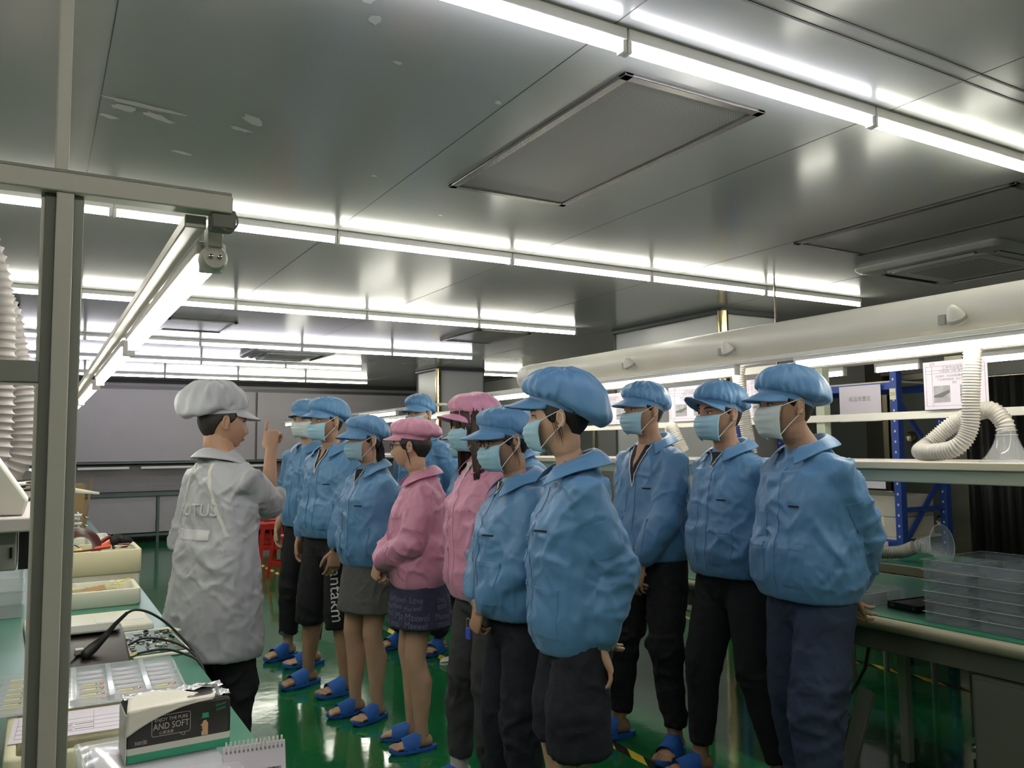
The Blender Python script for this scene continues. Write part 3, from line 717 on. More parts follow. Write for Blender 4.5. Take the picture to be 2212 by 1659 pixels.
# second table beyond with hood, hose, trays
t2 = empty('side_table', (4.6, 2.6, 0), 0, 'second green-topped table beyond the right bench', 'table')
part(MB().box(4.32, 4.98, 1.2, 3.46, .70, .745), 'tabletop', M['mat_green'], t2, .006)
part(MB().box(4.305, 4.32, 1.2, 3.46, .695, .749), 'edge', M['bench_edge'], t2, .004)
for x, y in ((4.37, 3.36), (4.40, 3.04), (4.72, 3.38), (4.71, 3.05), (4.4, 1.3), (4.9, 1.3)): part(MB().tube([(x, y, 0), (x, y, .70)], .019, 14), 'leg', M['post_side'], t2)
hose([(4.43, 3.43, .80), (4.42, 3.31, .788), (4.45, 3.18, .788), (4.49, 3.08, .80), (4.50, 3.0, .835)], .04, 'grey ribbed hose lying on the second table', 'hose_g', .014)
hood((4.50, 2.83, .866), R(-90), R(-98), 'clear hood lying on its side on the second table', 1.15)
for i, (y0, y1) in enumerate(((2.62, 3.0),)): tray('parts_tray', 4.62, 4.9, 2.1, 2.55, .746, .045, 3, 5, 'glassy', 'clear egg-box tray at the back of the second table')
tray('parts_tray', 4.45, 4.85, 1.45, 2.0, .746, .05, 4, 6, 'glassy', 'clear pocketed tray on the second table near the curtain')

# blue rack
rk = empty('storage_rack', (5.2, 3.9, 0), 0, 'blue perforated steel storage rack beyond the second table', 'rack')
for x in (5.0, 5.5):
    for y in (3.42, 4.85):
        up_ = part(MB().box(x-.03, x+.03, y-.025, y+.025, 0, 2.02), 'upright', M['rack'], rk, .003)
        mb = MB()
        for q in range(26): mb.box(x-.0312, x-.030, y-.006, y+.006, .12+q*.07, .135+q*.07); 
        part(mb, 'slots', M['paper'], up_)
for z0, z1 in ((.25, .75), (.75, 1.25), (1.75, 1.25)):
    part(MB().obox((5.25, 3.42, (z0+z1)/2), V(.5, 0, z1-z0).normalized(), (0, 1, 0), V(-(z1-z0), 0, .5).normalized(), .34, .008, .018), 'brace', M['rack'], rk)
for z in (.72, 1.25, 1.0): part(MB().box(5.0, 5.5, 3.41, 3.43, z-.015, z+.015), 'tie_bar', M['rack'], rk)
for z in (.40, .80, 1.28, 1.86):
    part(MB().box(4.975, 5.015, 3.44, 4.83, z-.05, z), 'beam', M['rack'], rk, .003); part(MB().box(5.49, 5.52, 3.44, 4.83, z-.05, z), 'beam', M['rack'], rk, .003)
    part(MB().box(5.0, 5.5, 3.44, 4.83, z, z+.012), 'shelf_board', M['white_card'], rk)
def flat_sign(x, y0, y1, z0, z1, text, size, label, tz=0, m_='paper'):
    o = empty('sign', (x, (y0+y1)/2, (z0+z1)/2), 0, label, 'sign'); hy, hz = (y1-y0)/2, (z1-z0)/2
    build(MB().box(-.0015, 0, -hy, hy, -hz, hz), 'sheet', M[m_], o)
    if text:
        vs, fs = textmesh(text, size); build(MB().add([V(-.0022, -v.x, v.y+tz) for v in vs], fs), 'lettering', M['ink'], o, smooth=False)
flat_sign(4.95, 3.50, 3.83, 1.60, 1.85, '成品放置区', .036, 'pale sign with Chinese characters on the blue rack, upper one', .03)
flat_sign(4.96, 3.50, 3.86, .60, .79, '待检区', .04, 'pale sign with Chinese characters on the blue rack, lower one', 0)
flat_sign(4.96, 3.50, 4.0, 1.14, 1.235, '', .05, 'blank white strip on the middle beam of the blue rack')
flat_sign(4.968, 3.40, 3.445, 1.74, 1.815, '50', .035, 'cream label with a handwritten number on the rack upright', 0, 'paper_y')
def carton(x0, x1, y0, y1, z0, z1, label, m_='white_card', group=None, open_=False, loc=None):
    o = empty('carton', ((x0+x1)/2, (y0+y1)/2, z0), 0, label, 'box', group); hx, hy, h = (x1-x0)/2, (y1-y0)/2, z1-z0
    mb = MB()
    if open_:
        t = .005
        mb.box(-hx, hx, -hy, hy, 0, t)
        for a, b, c, d in ((-hx, hx, -hy, -hy+t), (-hx, hx, hy-t, hy), (-hx, -hx+t, -hy, hy), (hx-t, hx, -hy, hy)): mb.box(a, b, c, d, 0, h)
        build(mb, 'body', M[m_], o, .002)
        build(MB().obox((-hx-.02, 0, h+.015), V(-.8, 0, .6), (0, 1, 0), V(.6, 0, .8), .03, hy*.96, .002), 'flap', M[m_], o)
    else:
        build(mb.box(-hx, hx, -hy, hy, 0, h), 'body', M[m_], o, .004)
        build(MB().box(-hx-.002, hx+.002, -.02, .02, h*.5, h+.002), 'packing_tape', M['paper_y'], o)
    return o
carton(5.03, 5.42, 3.46, 3.72, .812, .945, 'white carton on the rack shelf, lower of the right pair', group='white cartons on the blue rack'); carton(5.03, 5.42, 3.46, 3.72, .947, 1.09, 'open white carton on the rack shelf, upper of the right pair', open_=True, group='white cartons on the blue rack')
carton(5.03, 5.42, 3.75, 4.05, .812, .945, 'white carton on the rack shelf, lower of the left pair', group='white cartons on the blue rack'); carton(5.03, 5.42, 3.75, 4.05, .947, 1.08, 'white carton on the rack shelf, upper of the left pair', group='white cartons on the blue rack')
# lamps over a farther bench line, and far benches
for k, (y, L) in enumerate(((2.37, .12), (2.99, .18), (3.5, .26))):
    tube_light(4.4, y, 1.89, max(.3, L), 'y', ['short bright tube light right of the big hose', 'short bright tube light above the big notice', 'short bright tube light left of the blue rack'][k], 'tube lights beyond the right bench', drop=.028)
part_r = MB().box(4.36, 4.44, .8, 4.0, 1.935, 1.96); lr = build(part_r, 'lamp_rail', M['white_metal'], bevel=.003); tag(lr, 'white rail carrying the short tubes beyond the right bench', 'rail')
for yy in (.9, 3.9): build(MB().tube([(4.4, yy, 1.96), (4.4, yy, CEIL)], .006, 8), 'hanger_rod', M['steel'], lr)
def far_bench(x0, x1, y0, y1, label, lamps, lab2):
    b = empty('work_bench', ((x0+x1)/2, (y0+y1)/2, 0), 0, label, 'workbench', 'benches at the far side of the room')
    part(MB().box(x0, x1, y0, y1, .71, .75), 'tabletop', M['mat_green'], b, .005)
    part(MB().box(x0-.012, x0, y0, y1, .70, .752), 'front_edge', M['shelf_edge'], b, .004)
    y = y0+.05
    while y < y1:
        for x in (x0+.05, x1-.05): part(MB().box(x-.02, x+.02, y-.02, y+.02, 0, .71), 'leg', M['steel_green'], b)
        part(MB().box((x0+x1)/2-.02, (x0+x1)/2+.02, y-.02, y+.02, .75, 1.9), 'upright', M['pale_green'], b); y += (y1-y0-.1)/2-.001
    part(MB().box(x0+.12, x1-.3, y0, y1, 1.34, 1.37), 'shelf', M['shelf'], b); part(MB().box(x0+.02, x0+.10, y0, y1, 1.84, 1.86), 'lamp_rail', M['white_metal'], b)
    part(MB().box(x0+.2, x0+.6, y0+.5, y1-.3, .62, .70), 'drawer_unit', M['cab'], b, .004)
    for i, ly in enumerate(lamps): tube_light(x0+.06, ly, 1.806, 1.15, 'y', f'{lab2}, {["nearest", "second nearest", "third nearest", "farthest"][i]}', 'tube lights over the far benches', drop=.03)
far_bench(3.22, 4.0, 6.9, 12.6, 'farther green-topped bench behind the row of people', (8.6, 11.9), 'tube light over the farther green-topped bench')
far_bench(4.05, 4.75, 7.5, 12.0, 'farthest parallel bench beside the far column', (9.0, 10.3), 'tube light over the bench beside the far column')

# ---------------------------------------------------------------- left bench with its frame
lb_ = empty('work_bench', (0, 5.1, 0), 0, 'long green-topped bench at the left, crowded with boxes and trays', 'workbench')
LY0, LY1 = 1.18, 9.2
part(MB().box(-.52, .47, LY0, LY1, .70, .745), 'tabletop', M['white_panel'], lb_, .004)
part(MB().box(-.52, .478, LY0, LY1, .745, .75), 'green_mat', M['mat_teal'], lb_)
for y in (1.3, 3.3, 5.3, 7.3, 9.1):
    for x in (-.46, .40): part(MB().box(x-.02, x+.02, y-.02, y+.02, 0, .70), 'leg', M['steel_green'], lb_)
part(MB().box(.38, .40, LY0, LY1, .10, .14), 'stretcher', M['steel_green'], lb_)
# frame: near post, dark side rails, cross beam, window rail
fr = empty('post_and_beam', (0.02, 1.13, 0), 0, 'pale aluminium post and beam frame at the left edge of the photo', 'frame')
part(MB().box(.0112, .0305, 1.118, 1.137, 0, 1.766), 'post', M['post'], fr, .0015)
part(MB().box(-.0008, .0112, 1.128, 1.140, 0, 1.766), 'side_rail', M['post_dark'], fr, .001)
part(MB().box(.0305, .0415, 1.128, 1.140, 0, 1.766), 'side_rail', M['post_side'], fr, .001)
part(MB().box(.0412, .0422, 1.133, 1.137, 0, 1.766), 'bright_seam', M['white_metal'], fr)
part(MB().box(-.62, .2175, 1.115, 1.145, 1.766, 1.790), 'cross_beam', M['post'], fr, .002)
part(MB().box(-.62, .2175, 1.117, 1.143, 1.790, 1.7945), 'beam_lip', M['post_side'], fr, .001)
part(MB().box(.0085, .0240, 1.142, 1.158, 1.79, CEIL), 'upper_post', M['post'], fr, .0015)
part(MB().box(-.62, -.0008, 1.128, 1.136, 1.532, 1.558), 'window_rail', M['post_side'], fr, .001)
part(MB().box(-.0048, -.0008, 1.131, 1.135, 1.558, 1.766), 'glazing_bead', M['white_metal'], fr)
part(MB().box(-.0048, -.0008, 1.131, 1.135, .75, 1.532), 'glazing_bead', M['white_metal'], fr)
part(MB().box(-.62, -.005, 1.131, 1.134, 1.528, 1.532), 'glazing_bead', M['white_metal'], fr)
part(MB().box(-.62, -.60, 1.12, 1.14, 0, 1.766), 'post', M['post'], fr, .0015)
part(MB().box(.162, .190, 1.145, 6.6, 1.748, 1.766), 'lamp_rail', M['post'], fr, .002)
part(MB().box(.150, .186, 6.56, 6.6, 0.75, 1.766), 'rear_post', M['post'], fr, .002)
part(MB().box(.192, .224, 1.120, 1.150, 1.745, 1.772), 'corner_clamp', M['post_dark'], fr, .003)
part(MB().tube([(.2165, 1.118, 1.77), (.2165, 1.118, 1.788)], .002, 8), 'hook', M['rubber'], fr)
mb = MB().tube([V(.214+.012*math.sin(t), 1.122, 1.757+.014*math.cos(t)) for t in [R(10+q*16) for q in range(14)]], .0015, 6); part(mb, 'wire_loop', M['post_dark'], fr)
for k, (y, L) in enumerate(((1.735, 1.08), (2.975, 1.17), (4.45, 1.3), (5.85, 1.3))):
    tube_light(.206, y, 1.7165, L, 'y', f'tube light hanging along the left bench, {["nearest to the camera", "second nearest", "third nearest", "farthest"][k]}', 'tube lights over the left bench', drop=.022, body=.018)
mb = MB().lathe((.206, 0, 1.7165), [(.0, 1.168), (.015, 1.170), (.0185, 1.176), (.0185, 1.196), (.015, 1.198)], 20, 'y'); hl = build(mb, 'lamp_holder', M['post']); tag(hl, 'round lampholder with two shiny pins at the near end of the left tube', 'lampholder')
build(MB().box(.196, .216, 1.166, 1.20, 1.73, 1.762), 'bracket', M['post'], hl, .002)
for sx in (-1, 1): build(MB().lathe((.206+sx*.006, 0, 1.7165), [(.0, 1.164), (.003, 1.165), (.003, 1.17)], 10, 'y'), 'pin', M['chrome'], hl)
# shelf on the left half with a few things
sf = empty('bench_shelf', (-.25, 3.3, 1.335), 0, 'white shelf at the left edge above the left bench', 'shelf')
part(MB().box(-.5, -.002, 1.45, 5.4, 1.327, 1.349), 'board', M['shelf'], sf, .003)
for y in (1.6, 5.3): part(MB().box(-.3, -.27, y-.015, y+.015, .75, 1.327), 'support', M['pale_green'], sf)
for y0, y1, n in ((1.49, 1.60, 'device'),):
    t = empty('power_unit', (-.065, 1.535, 1.35), 0, 'white sloped device with vent slits on the left shelf', 'device')
    mb = MB().add([(-.09, -.05, 0), (.050, -.05, 0), (.050, .05, 0), (-.09, .05, 0), (-.07, -.05, .10), (.006, -.05, .10), (.006, .05, .10), (-.07, .05, .10), (.056, -.05, .022), (.056, .05, .022)],
        [(0, 1, 8, 5, 4), (3, 7, 6, 9, 2), (0, 3, 2, 1), (4, 5, 6, 7), (5, 8, 9, 6), (1, 2, 9, 8), (0, 4, 7, 3)])
    build(mb, 'case', M['white_plastic'], t, .004)
    for q in range(4): build(MB().tube([V(-.004+.004*math.sin(a_*.0), 0, 0)+V(.002+.010*i/5, -.0505, .026+q*.009+.003*math.sin(i/5*PI)) for i in range(6) for a_ in (0,)], .0013, 6), 'vent_slit', M['post_dark'], t)
t = empty('metal_spool', (-.012, 1.92, 1.35), R(20), 'shiny metal spool with a disc flange on the left shelf', 'spool')
build(MB().lathe((0, 0, .030), [(.0, -.06), (.012, -.06), (.012, -.002), (.0, -.002)], 20, 'x'), 'barrel', M['chrome'], t)
build(MB().lathe((0, 0, .030), [(.0, -.003), (.030, -.003), (.030, .001), (.010, .001), (.006, -.001), (.0, -.001)], 28, 'x'), 'flange', M['silver'], t)
build(MB().box(-.05, .01, -.02, .02, 0, .004), 'foot_plate', M['silver'], t)
carton(-.10, -.004, 2.24, 2.42, 1.350, 1.385, 'white carton lying behind the metal spool on the left shelf', 'white_card')
t = empty('socket_box', (-.04, 1.53, 1.265), 0, 'pale cabinet with small handle hung beneath the left shelf', 'box')
build(MB().box(-.10, .018, -.04, .10, 0, .062), 'body', M['post_side'], t, .003); build(MB().box(.008, .012, -.046, -.04, .02, .036), 'handle', M['black_p'], t)
build(MB().box(.020, .036, -.03, .05, 0, .062), 'black_panel', M['black_p'], t)
hose([(-.45, 2.25, 1.86), (-.20, 2.22, 1.90), (-.085, 2.2, 1.80), (-.052, 2.2, 1.68), (-.031, 2.2, 1.54), (-.034, 2.2, 1.43), (-.075, 2.22, 1.39), (-.16, 2.25, 1.40)], .031, 'white ribbed hose nearest the left post', 'hose_l', .015, .006, group=None)
hose([(-.45, 1.8, 1.88), (-.24, 1.76, 1.93), (-.115, 1.75, 1.86), (-.070, 1.75, 1.72), (-.066, 1.75, 1.58), (-.066, 1.75, 1.50), (-.075, 1.75, 1.42), (-.13, 1.78, 1.39)], .030, 'white ribbed hose cut by the left edge of the photo', 'hose_l', .015, .006)
du2 = build(MB().tube([(-.52, 1.3, 1.90), (-.52, 6.0, 1.90)], .07, 24), 'air_duct', M['duct']); tag(du2, 'white round duct feeding the hoses over the left bench', 'duct')
for y in (1.5, 4.0): build(MB().tube([(-.52, y, 1.96), (-.52, y, CEIL)], .006, 8), 'hanger_rod', M['steel'], du2)

# --- things on the left bench
def foam_box(x0, x1, y0, y1, z, h, label, m_='foam', w_=.022, name='foam_box', group='white foam boxes on the left bench'):
    def rr(s_, z_):
        out = []; hx, hy, r_ = (x1-x0)/2-s_, (y1-y0)/2-s_, .022
        for sx, sy, a0 in ((1, 1, 0), (-1, 1, 90), (-1, -1, 180), (1, -1, 270)):
            for k in range(5): a = R(a0+k*22.5); out.append(V((x0+x1)/2+sx*(hx-r_)+r_*math.cos(a), (y0+y1)/2+sy*(hy-r_)+r_*math.sin(a), z_))
        return out
    mb = MB().rings([rr(.004, z), rr(0, z+.006), rr(0, z+h-.004), rr(.003, z+h), rr(w_-.003, z+h), rr(w_, z+h-.004), rr(w_, z+.018)])
    o = build(mb, name, M[m_], angle=50); tag(o, label, 'box', group); return o
foam_box(-.04, .34, 1.93, 2.42, .751, .088, 'pale foam box under the tray of strips, beside the tissue pack', 'foam_y', group=None)
foam_box(.0, .43, 4.10, 4.42, .751, .072, 'open foam box holding yellow bags', 'foam')
foam_box(.02, .465, 4.50, 4.86, .751, .088, 'foam box under the one full of tools', 'foam')
foam_box(.0, .470, 4.49, 4.87, .841, .115, 'upper foam box full of tape and tools', 'foam_y', name='foam_box')
lid = empty('foam_slab', (.2, 3.66, .751), R(2), 'white foam lid lying flat on the left bench', 'lid')
build(MB().box(-.22, .21, -.17, .17, 0, .026), 'slab', M['foam'], lid, .006); build(MB().box(-.20, -.02, -.10, .06, .0262, .0275), 'packing_tape', M['white_plastic'], lid); build(MB().box(.02, .19, -.06, .02, .0262, .0275), 'packing_tape', M['white_plastic'], lid)
# yellow bags in the lower foam box
rd = random.Random(8)
for i, (x, y, lab) in enumerate(((.16, 4.22, 'clear bag of pale yellow strips in the open foam box'), (.31, 4.27, 'smaller crumpled clear bag at the right of the open foam box'))):
    mb = MB().ell((0, 0, .035), .085-.025*i, .060-.01*i, .034, 20); v_, fc = mb.v, mb.f
    mb.v = [p+V(noise.noise(p*26+V(i, 0, 0)), noise.noise(p*24+V(5, 0, i)), noise.noise(p*28))*.022 for p in mb.v]
    bg = empty('plastic_bag', (x, y, .772), 0, lab, 'bag', 'bags in the open foam box'); build(mb, 'bag_skin', M['glassy'], bg, angle=180)
    for q in range(9): 
        a = rd.uniform(0, PI); build(MB().obox((rd.uniform(-.045, .045), rd.uniform(-.025, .025), .020+.004*q), V(math.cos(a), math.sin(a), .15).normalized(), V(-math.sin(a), math.cos(a), 0), (0, 0, 1), .030, .006, .0015), 'strip', M['pale_yellow' if q % 2 else 'yellow'], bg)
tag(build(MB().obox((.33, 4.30, .822), V(.95, .2, .25).normalized(), V(-.2, .97, 0), V(-.24, 0, .97), .075, .008, .002), 'strip', M['yellow'], bevel=.001), 'yellow strip resting on the edge of the open foam box', 'strip')
tag(build(MB().obox((.17, 4.17, .815), V(.95, .1, .1).normalized(), V(-.1, .97, .3), V(-.1, -.25, .97), .12, .022, .002), 'strip', M['cardboard'], bevel=.001), 'flat tan card lying across the open foam box', 'card')
# tape rolls and tools in the upper foam box
z0 = .865
def roll(c, ro, ri, wd, tilt, rz, label, m_):
    mb = MB(); n = 48; rs = []
    for r_, h in ((ri, -wd/2), (ro-.002, -wd/2), (ro, -wd/2+.002), (ro, wd/2-.002), (ro-.002, wd/2), (ri, wd/2)): rs.append([V(r_*math.cos(2*PI*q/n), r_*math.sin(2*PI*q/n), h) for q in range(n)])
    mb.rings(rs+[rs[0]], cap=False); mb.xf(Matrix.Translation(c) @ Matrix.Rotation(rz, 4, 'Z') @ Matrix.Rotation(tilt, 4, 'X')); return tag(build(mb, 'tape_roll', M[m_], angle=50), label, 'tape', 'tape rolls in the upper foam box')
roll(V(.20, 4.66, .962), .098, .056, .03, R(72), R(-4), 'large dark brown tape roll standing in the upper foam box', 'tape_brown')
roll(V(.165, 4.60, .945), .050, .042, .014, R(60), R(10), 'thin silvery tape roll in front of the big brown one', 'silver')
def tool(pts, rad, label, m_, name='tool', cat='tool', flat=None): tag(build(MB().tube(pts, rad, 12, rnd=True, flat=flat), name, M[m_]), label, cat)
tool([(.27, 4.70, .955), (.31, 4.72, .985), (.335, 4.73, 1.0)], .011, 'dark red handle sticking up from the upper foam box', 'red_dark', 'plier_handle')
tool([(.285, 4.66, .953), (.33, 4.68, .972)], (.014), 'bright orange handle in the upper foam box', 'orange', 'plier_handle')
tool([(.27, 4.60, .958), (.33, 4.63, .963)], (.010), 'salmon coloured tool lying in the upper foam box', 'orange', 'screwdriver_handle')
tool([(.05, 4.55, .955), (.20, 4.54, .957), (.33, 4.58, .962)], .005, 'thin dark red cord along the near rim of the upper foam box', 'red_dark', 'cord', 'cord')
tool([(.155, 4.57, .938), (.20, 4.60, .955)], .012, 'yellow green tool seen through the tape roll', 'yellow', 'marker', 'marker')
mb = MB().ell((0, 0, 0), .060, .04, .03, 16); mb.v = [p*1+V(noise.noise(p*30), noise.noise(p*28+V(3, 0, 0)), noise.noise(p*25+V(0, 6, 0)))*.028 for p in mb.v]; mb.xf(Matrix.Translation(V(.395, 4.70, .975)))
tag(build(mb, 'cloth', M['black'], angle=180), 'crumpled black cloth in the upper foam box', 'cloth')
mb = MB().tube([(.355, 4.585, .965), (.40, 4.60, .968), (.43, 4.61, .966)], [(.018, .006)]*3, 14, flat=(0, 0, 1), rnd=True); pk = build(mb, 'label_packet', M['silver']); tag(pk, 'clear packet with red label in the upper foam box', 'packet'); build(MB().box(.37, .42, 4.59, 4.61, .974, .976), 'label', M['red'], pk)
foam_box(.25, .36, 4.98, 5.25, .751, .225, 'narrow white tub standing behind the box of tools', 'white_plastic', .008, 'tub', None)
# farther things on the left bench
foam_box(.0, .33, 5.6, 6.0, .751, .17, 'white open tray box behind the tape rolls', 'foam', group=None)
for k in range(4):
    t = empty('wire_tray', (.10, 6.9, .76+.060*k), 0, f'white rod tray in the pile on the far left bench, {["bottom", "second", "third", "top"][k]}', 'tray', 'pile of rod trays')
    build(MB().box(-.14, .19, -.12, .12, 0, .010), 'plate', M['white_metal'], t, .002)
    build(MB().tube([(-.14, -.13, .035), (.20, -.13, .035)], .012, 10), 'front_rod', M['lamp_body'], t); build(MB().tube([(.20, -.13, .035), (.235, -.11, .012), (.25, -.04, .008)], .005, 8), 'hook', M['silver'], t)
    for sx in (-.13, .18): build(MB().box(sx-.005, sx+.005, -.135, .12, .0, .045), 'side', M['white_metal'], t)
carton(.08, .37, 7.9, 8.2, .751, 1.16, 'brown cardboard box at the far end of the left bench', 'cardboard', open_=True)
tag(build(MB().add([(.39, 7.95, 1.0), (.41, 8.0, 1.0), (.43, 7.95, 1.22), (.405, 7.95, 1.2), (.39, 7.96, 1.0), (.41, 8.01, 1.0), (.43, 7.96, 1.22), (.405, 7.96, 1.2), (.36, 7.95, .751), (.38, 7.95, .751), (.36, 7.96, .751), (.38, 7.96, .751)], [(0, 1, 2, 3), (4, 7, 6, 5), (0, 3, 7, 4), (1, 5, 6, 2), (2, 6, 7, 3), (8, 9, 1, 0), (10, 4, 5, 11), (8, 0, 4, 10), (9, 11, 5, 1)]), 'card_strip', M['cardboard']), 'upright strip of tan card beside the cardboard box', 'card')
tag(build(MB().tube([(.10, 6.0, 1.20), (.22, 6.0, 1.19), (.36, 6.02, 1.165)], [(.012, .02), (.010, .016), (.006, .008)], 12, flat=(0, 0, 1), rnd=True), 'white_arm', M['white_plastic']), 'thin white arm reaching over the far left bench', 'arm')
tag(build(MB().tube([(.08, 6.0, .751), (.09, 6.0, 1.0), (.10, 6.0, 1.20)], .012, 12), 'arm_post', M['white_plastic']), 'white stand under the thin arm on the left bench', 'stand')
# clear trays on the left half
for k in range(3): tray('parts_tray', -.30, -.035, 4.05, 4.6, .751+.056*k, .055, 0, 0, 'clear2', f'clear plastic tub left of the post, {["lowest", "middle", "top"][k]} of the stack', 'clear tubs left of the post')
# device with cable
dv = empty('soldering_station', (.18, 3.1, .75), 0, 'black instrument base with sloping front on the left bench', 'device')
part(MB().add([(.06, 2.90, .751), (.285, 2.90, .751), (.285, 3.30, .751), (.06, 3.30, .751), (.06, 2.92, .770), (.283, 2.92, .770), (.282, 3.10, .812), (.06, 3.10, .812), (.282, 3.30, .828), (.06, 3.30, .828)], [(0, 1, 5, 4), (4, 5, 6, 7), (7, 6, 8, 9), (2, 3, 9, 8), (0, 3, 2, 1), (1, 2, 8, 6, 5), (0, 4, 7, 9, 3)]), 'housing', M['dark_box'], dv, .006)
part(MB().box(.07, .27, 3.16, 3.28, .828, .836), 'top_lid', M['post_dark'], dv, .006)
part(MB().box(.125, .150, 3.0, 3.03, .795, .812), 'clip', M['post_side'], dv, .002)
part(MB().add([(.08, 2.93, .778), (.14, 3.02, .800), (.20, 2.95, .783), (.17, 2.97, .785), (.14, 3.0, .80), (.11, 2.96, .79)], [(0, 1, 2, 3, 4, 5)]), 'rest_bracket', M['black_p'], dv)
def smooth_pts(pts, sub=8):
    P_s = [Vector(p) for p in pts]; Q = [P_s[0]*2-P_s[1]]+P_s+[P_s[-1]*2-P_s[-2]]; out = []
    for i in range(1, len(Q)-2):
        for j in range(sub):
            t = j/sub; a, b, c, d = Q[i-1:i+3]; out.append(.5*((2*b)+(c-a)*t+(2*a-5*b+4*c-d)*t*t+(3*b-a-3*c+d)*t**3))
    return out+[P_s[-1]]
pen = empty('soldering_iron', (.19, 3.0, .82), 0, 'black handle with a stiff arched cable rising from the instrument base', 'iron')
part(MB().tube([(.155, 2.98, .800), (.175, 3.0, .812), (.195, 3.0, .830), (.215, 3.0, .850)], [.016, .017, .013, .010], 14, rnd=True), 'handle', M['rubber'], pen)
part(MB().tube([(.212, 3.0, .847), (.240, 3.0, .882), (.275, 3.0, .915)], [.009, .007, .0055], 12), 'strain_relief', M['rubber'], pen)
part(MB().tube(smooth_pts([(.272, 3.0, .913), (.30, 3.0, .921), (.345, 3.0, .905), (.40, 3.0, .862), (.455, 2.97, .80), (.484, 2.90, .757), (.492, 2.83, .72)]), .0042, 10), 'cable', M['rubber'], pen)
for i, (pts, lab) in enumerate(((((.285, 3.06, .795), (.33, 3.06, .812), (.39, 3.04, .805), (.45, 2.98, .785), (.482, 2.88, .757), (.492, 2.80, .71)), 'upper of two black leads leaving the instrument base'), (((.285, 2.99, .775), (.33, 2.99, .782), (.39, 2.98, .785), (.44, 2.93, .775), (.480, 2.85, .757), (.492, 2.76, .70)), 'lower of two black leads leaving the instrument base'))):
    o = build(MB().tube(smooth_pts(pts), .004, 10), 'lead', M['rubber']); tag(o, lab, 'cable')
build(MB().tube([(.283, 2.99, .773), (.305, 2.99, .779)], .007, 10), 'metal_plug', M['brass'], o)
# circuit board tray
pt_ = empty('circuit_tray', (.385, 3.26, .751), R(3), 'white shallow tray with green circuit boards near the white coat', 'tray')
build(MB().box(-.10, .085, -.24, .20, 0, .010), 'tray_base', M['foam'], pt_, .004); build(MB().box(-.092, .075, -.22, .16, .010, .014), 'circuit_sheet', M['pcb'], pt_)
rd = random.Random(12)
for q in range(80):
    x, y = rd.uniform(-.088, .068), rd.uniform(-.21, .15); a, b, c = rd.uniform(.003, .010), rd.uniform(.003, .010), rd.uniform(.002, .008)
    build(MB().box(x-a, x+a, y-b, y+b, .014, .014+c), 'chip', M[rd.choice(['solder', 'solder', 'black_p', 'grey_part', 'paper_y'])], pt_)
gl = MB().tube([(.045, .12, .020), (.075, .10, .024), (.10, .06, .020)], [(.012, .006)]*3, 10, flat=(0, 0, 1), rnd=True); build(gl, 'pale_connector', M['paper_y'], pt_)
# tray of strips: 4 columns of cells
ts = empty('strip_tray', (.14, 2.39, .842), R(-2), 'clear compartment tray of yellow strips on top of the foam box', 'tray')
W2, D2, H2 = .205, .165, .020
mb = MB().box(-W2, W2, -D2, D2, 0, .0015)
for a, b, c, d in ((-W2, W2, -D2, -D2+.002), (-W2, W2, D2-.002, D2), (-W2, -W2+.002, -D2, D2), (W2-.002, W2, -D2, D2)): mb.box(a, b, c, d, 0, H2)
for a, b, c, d in ((-W2-.008, W2+.008, -D2-.008, -D2), (-W2-.008, W2+.008, D2, D2+.008), (-W2-.008, -W2, -D2, D2), (W2, W2+.008, -D2, D2)): mb.box(a, b, c, d, .004, .006)
build(mb, 'shell', M['clear2'], ts, .001, seg=1)
mb = MB()
for i in range(1, 5): x = -W2+2*W2*i/5; mb.box(x-.007, x+.007, -D2, D2, .002, H2)
for j in range(1, 7):
    y = -D2+2*D2*j/7; mb.box(-W2, W2, y-.0012, y+.0012, .002, H2*.75)
build(mb, 'dividers', M['clear2'], ts, .001, seg=1)
rd = random.Random(3)
for i in range(5):
    for j in range(7):
        x, y = -W2+2*W2*(i+.5)/5, -D2+2*D2*(j+.5)/7
        o = build(MB().box(x-.027, x+.027, y-.015, y+.015, .002, .006), 'white_card', M['paper'], ts, .001, seg=1)
        if i == 0 or j < 2 or rd.random() < .12:
            o = build(MB().box(x-.022, x+.016, y-.003, y+.003, .006, .0095), 'yellow_strip', M['yellow'], ts); build(MB().box(x+.008, x+.013, y-.0032, y+.0032, .0095, .0100), 'dark_end', M['dark_box'], o)
            if i: build(MB().lathe((x+.023, y+.004, .006), [(.0, 0), (.004, 0), (.004, .004), (.0, .005)], 12), 'gold_contact', M['gold'], o)
# paper under the tray, blue card
t = empty('paper_sheet', (.10, 2.11, .8405), R(-3), 'printed sheet lying on the foam box in front of the strip tray', 'paper')
build(MB().box(-.13, .10, -.085, .10, 0, .0012), 'sheet', M['paper'], t)
mb = MB()
for y in (-.06, -.03, .0, .03): mb.box(-.12, .095, y-.0004, y+.0004, .0013, .0016)
for x in (-.12, -.05, .03, .095): mb.box(x-.0004, x+.0004, -.06, .08, .0013, .0016)
build(mb, 'table_lines', M['ink'], t, smooth=False)
for x, y in ((-.02, -.012), (-.02, -.045)): build(MB().box(x-.008, x+.008, y-.005, y+.005, .0013, .0018), 'printed_square', M['black_p'], t); build(MB().box(x+.012, x+.05, y-.0015, y+.0015, .0013, .0018), 'printed_line', M['ink'], t)
t = tag(build(MB().box(.225, .30, 2.15, 2.19, .8405, .8425), 'card', M['bag_blue'], bevel=.001), 'small dark blue card at the corner of the strip tray', 'card')
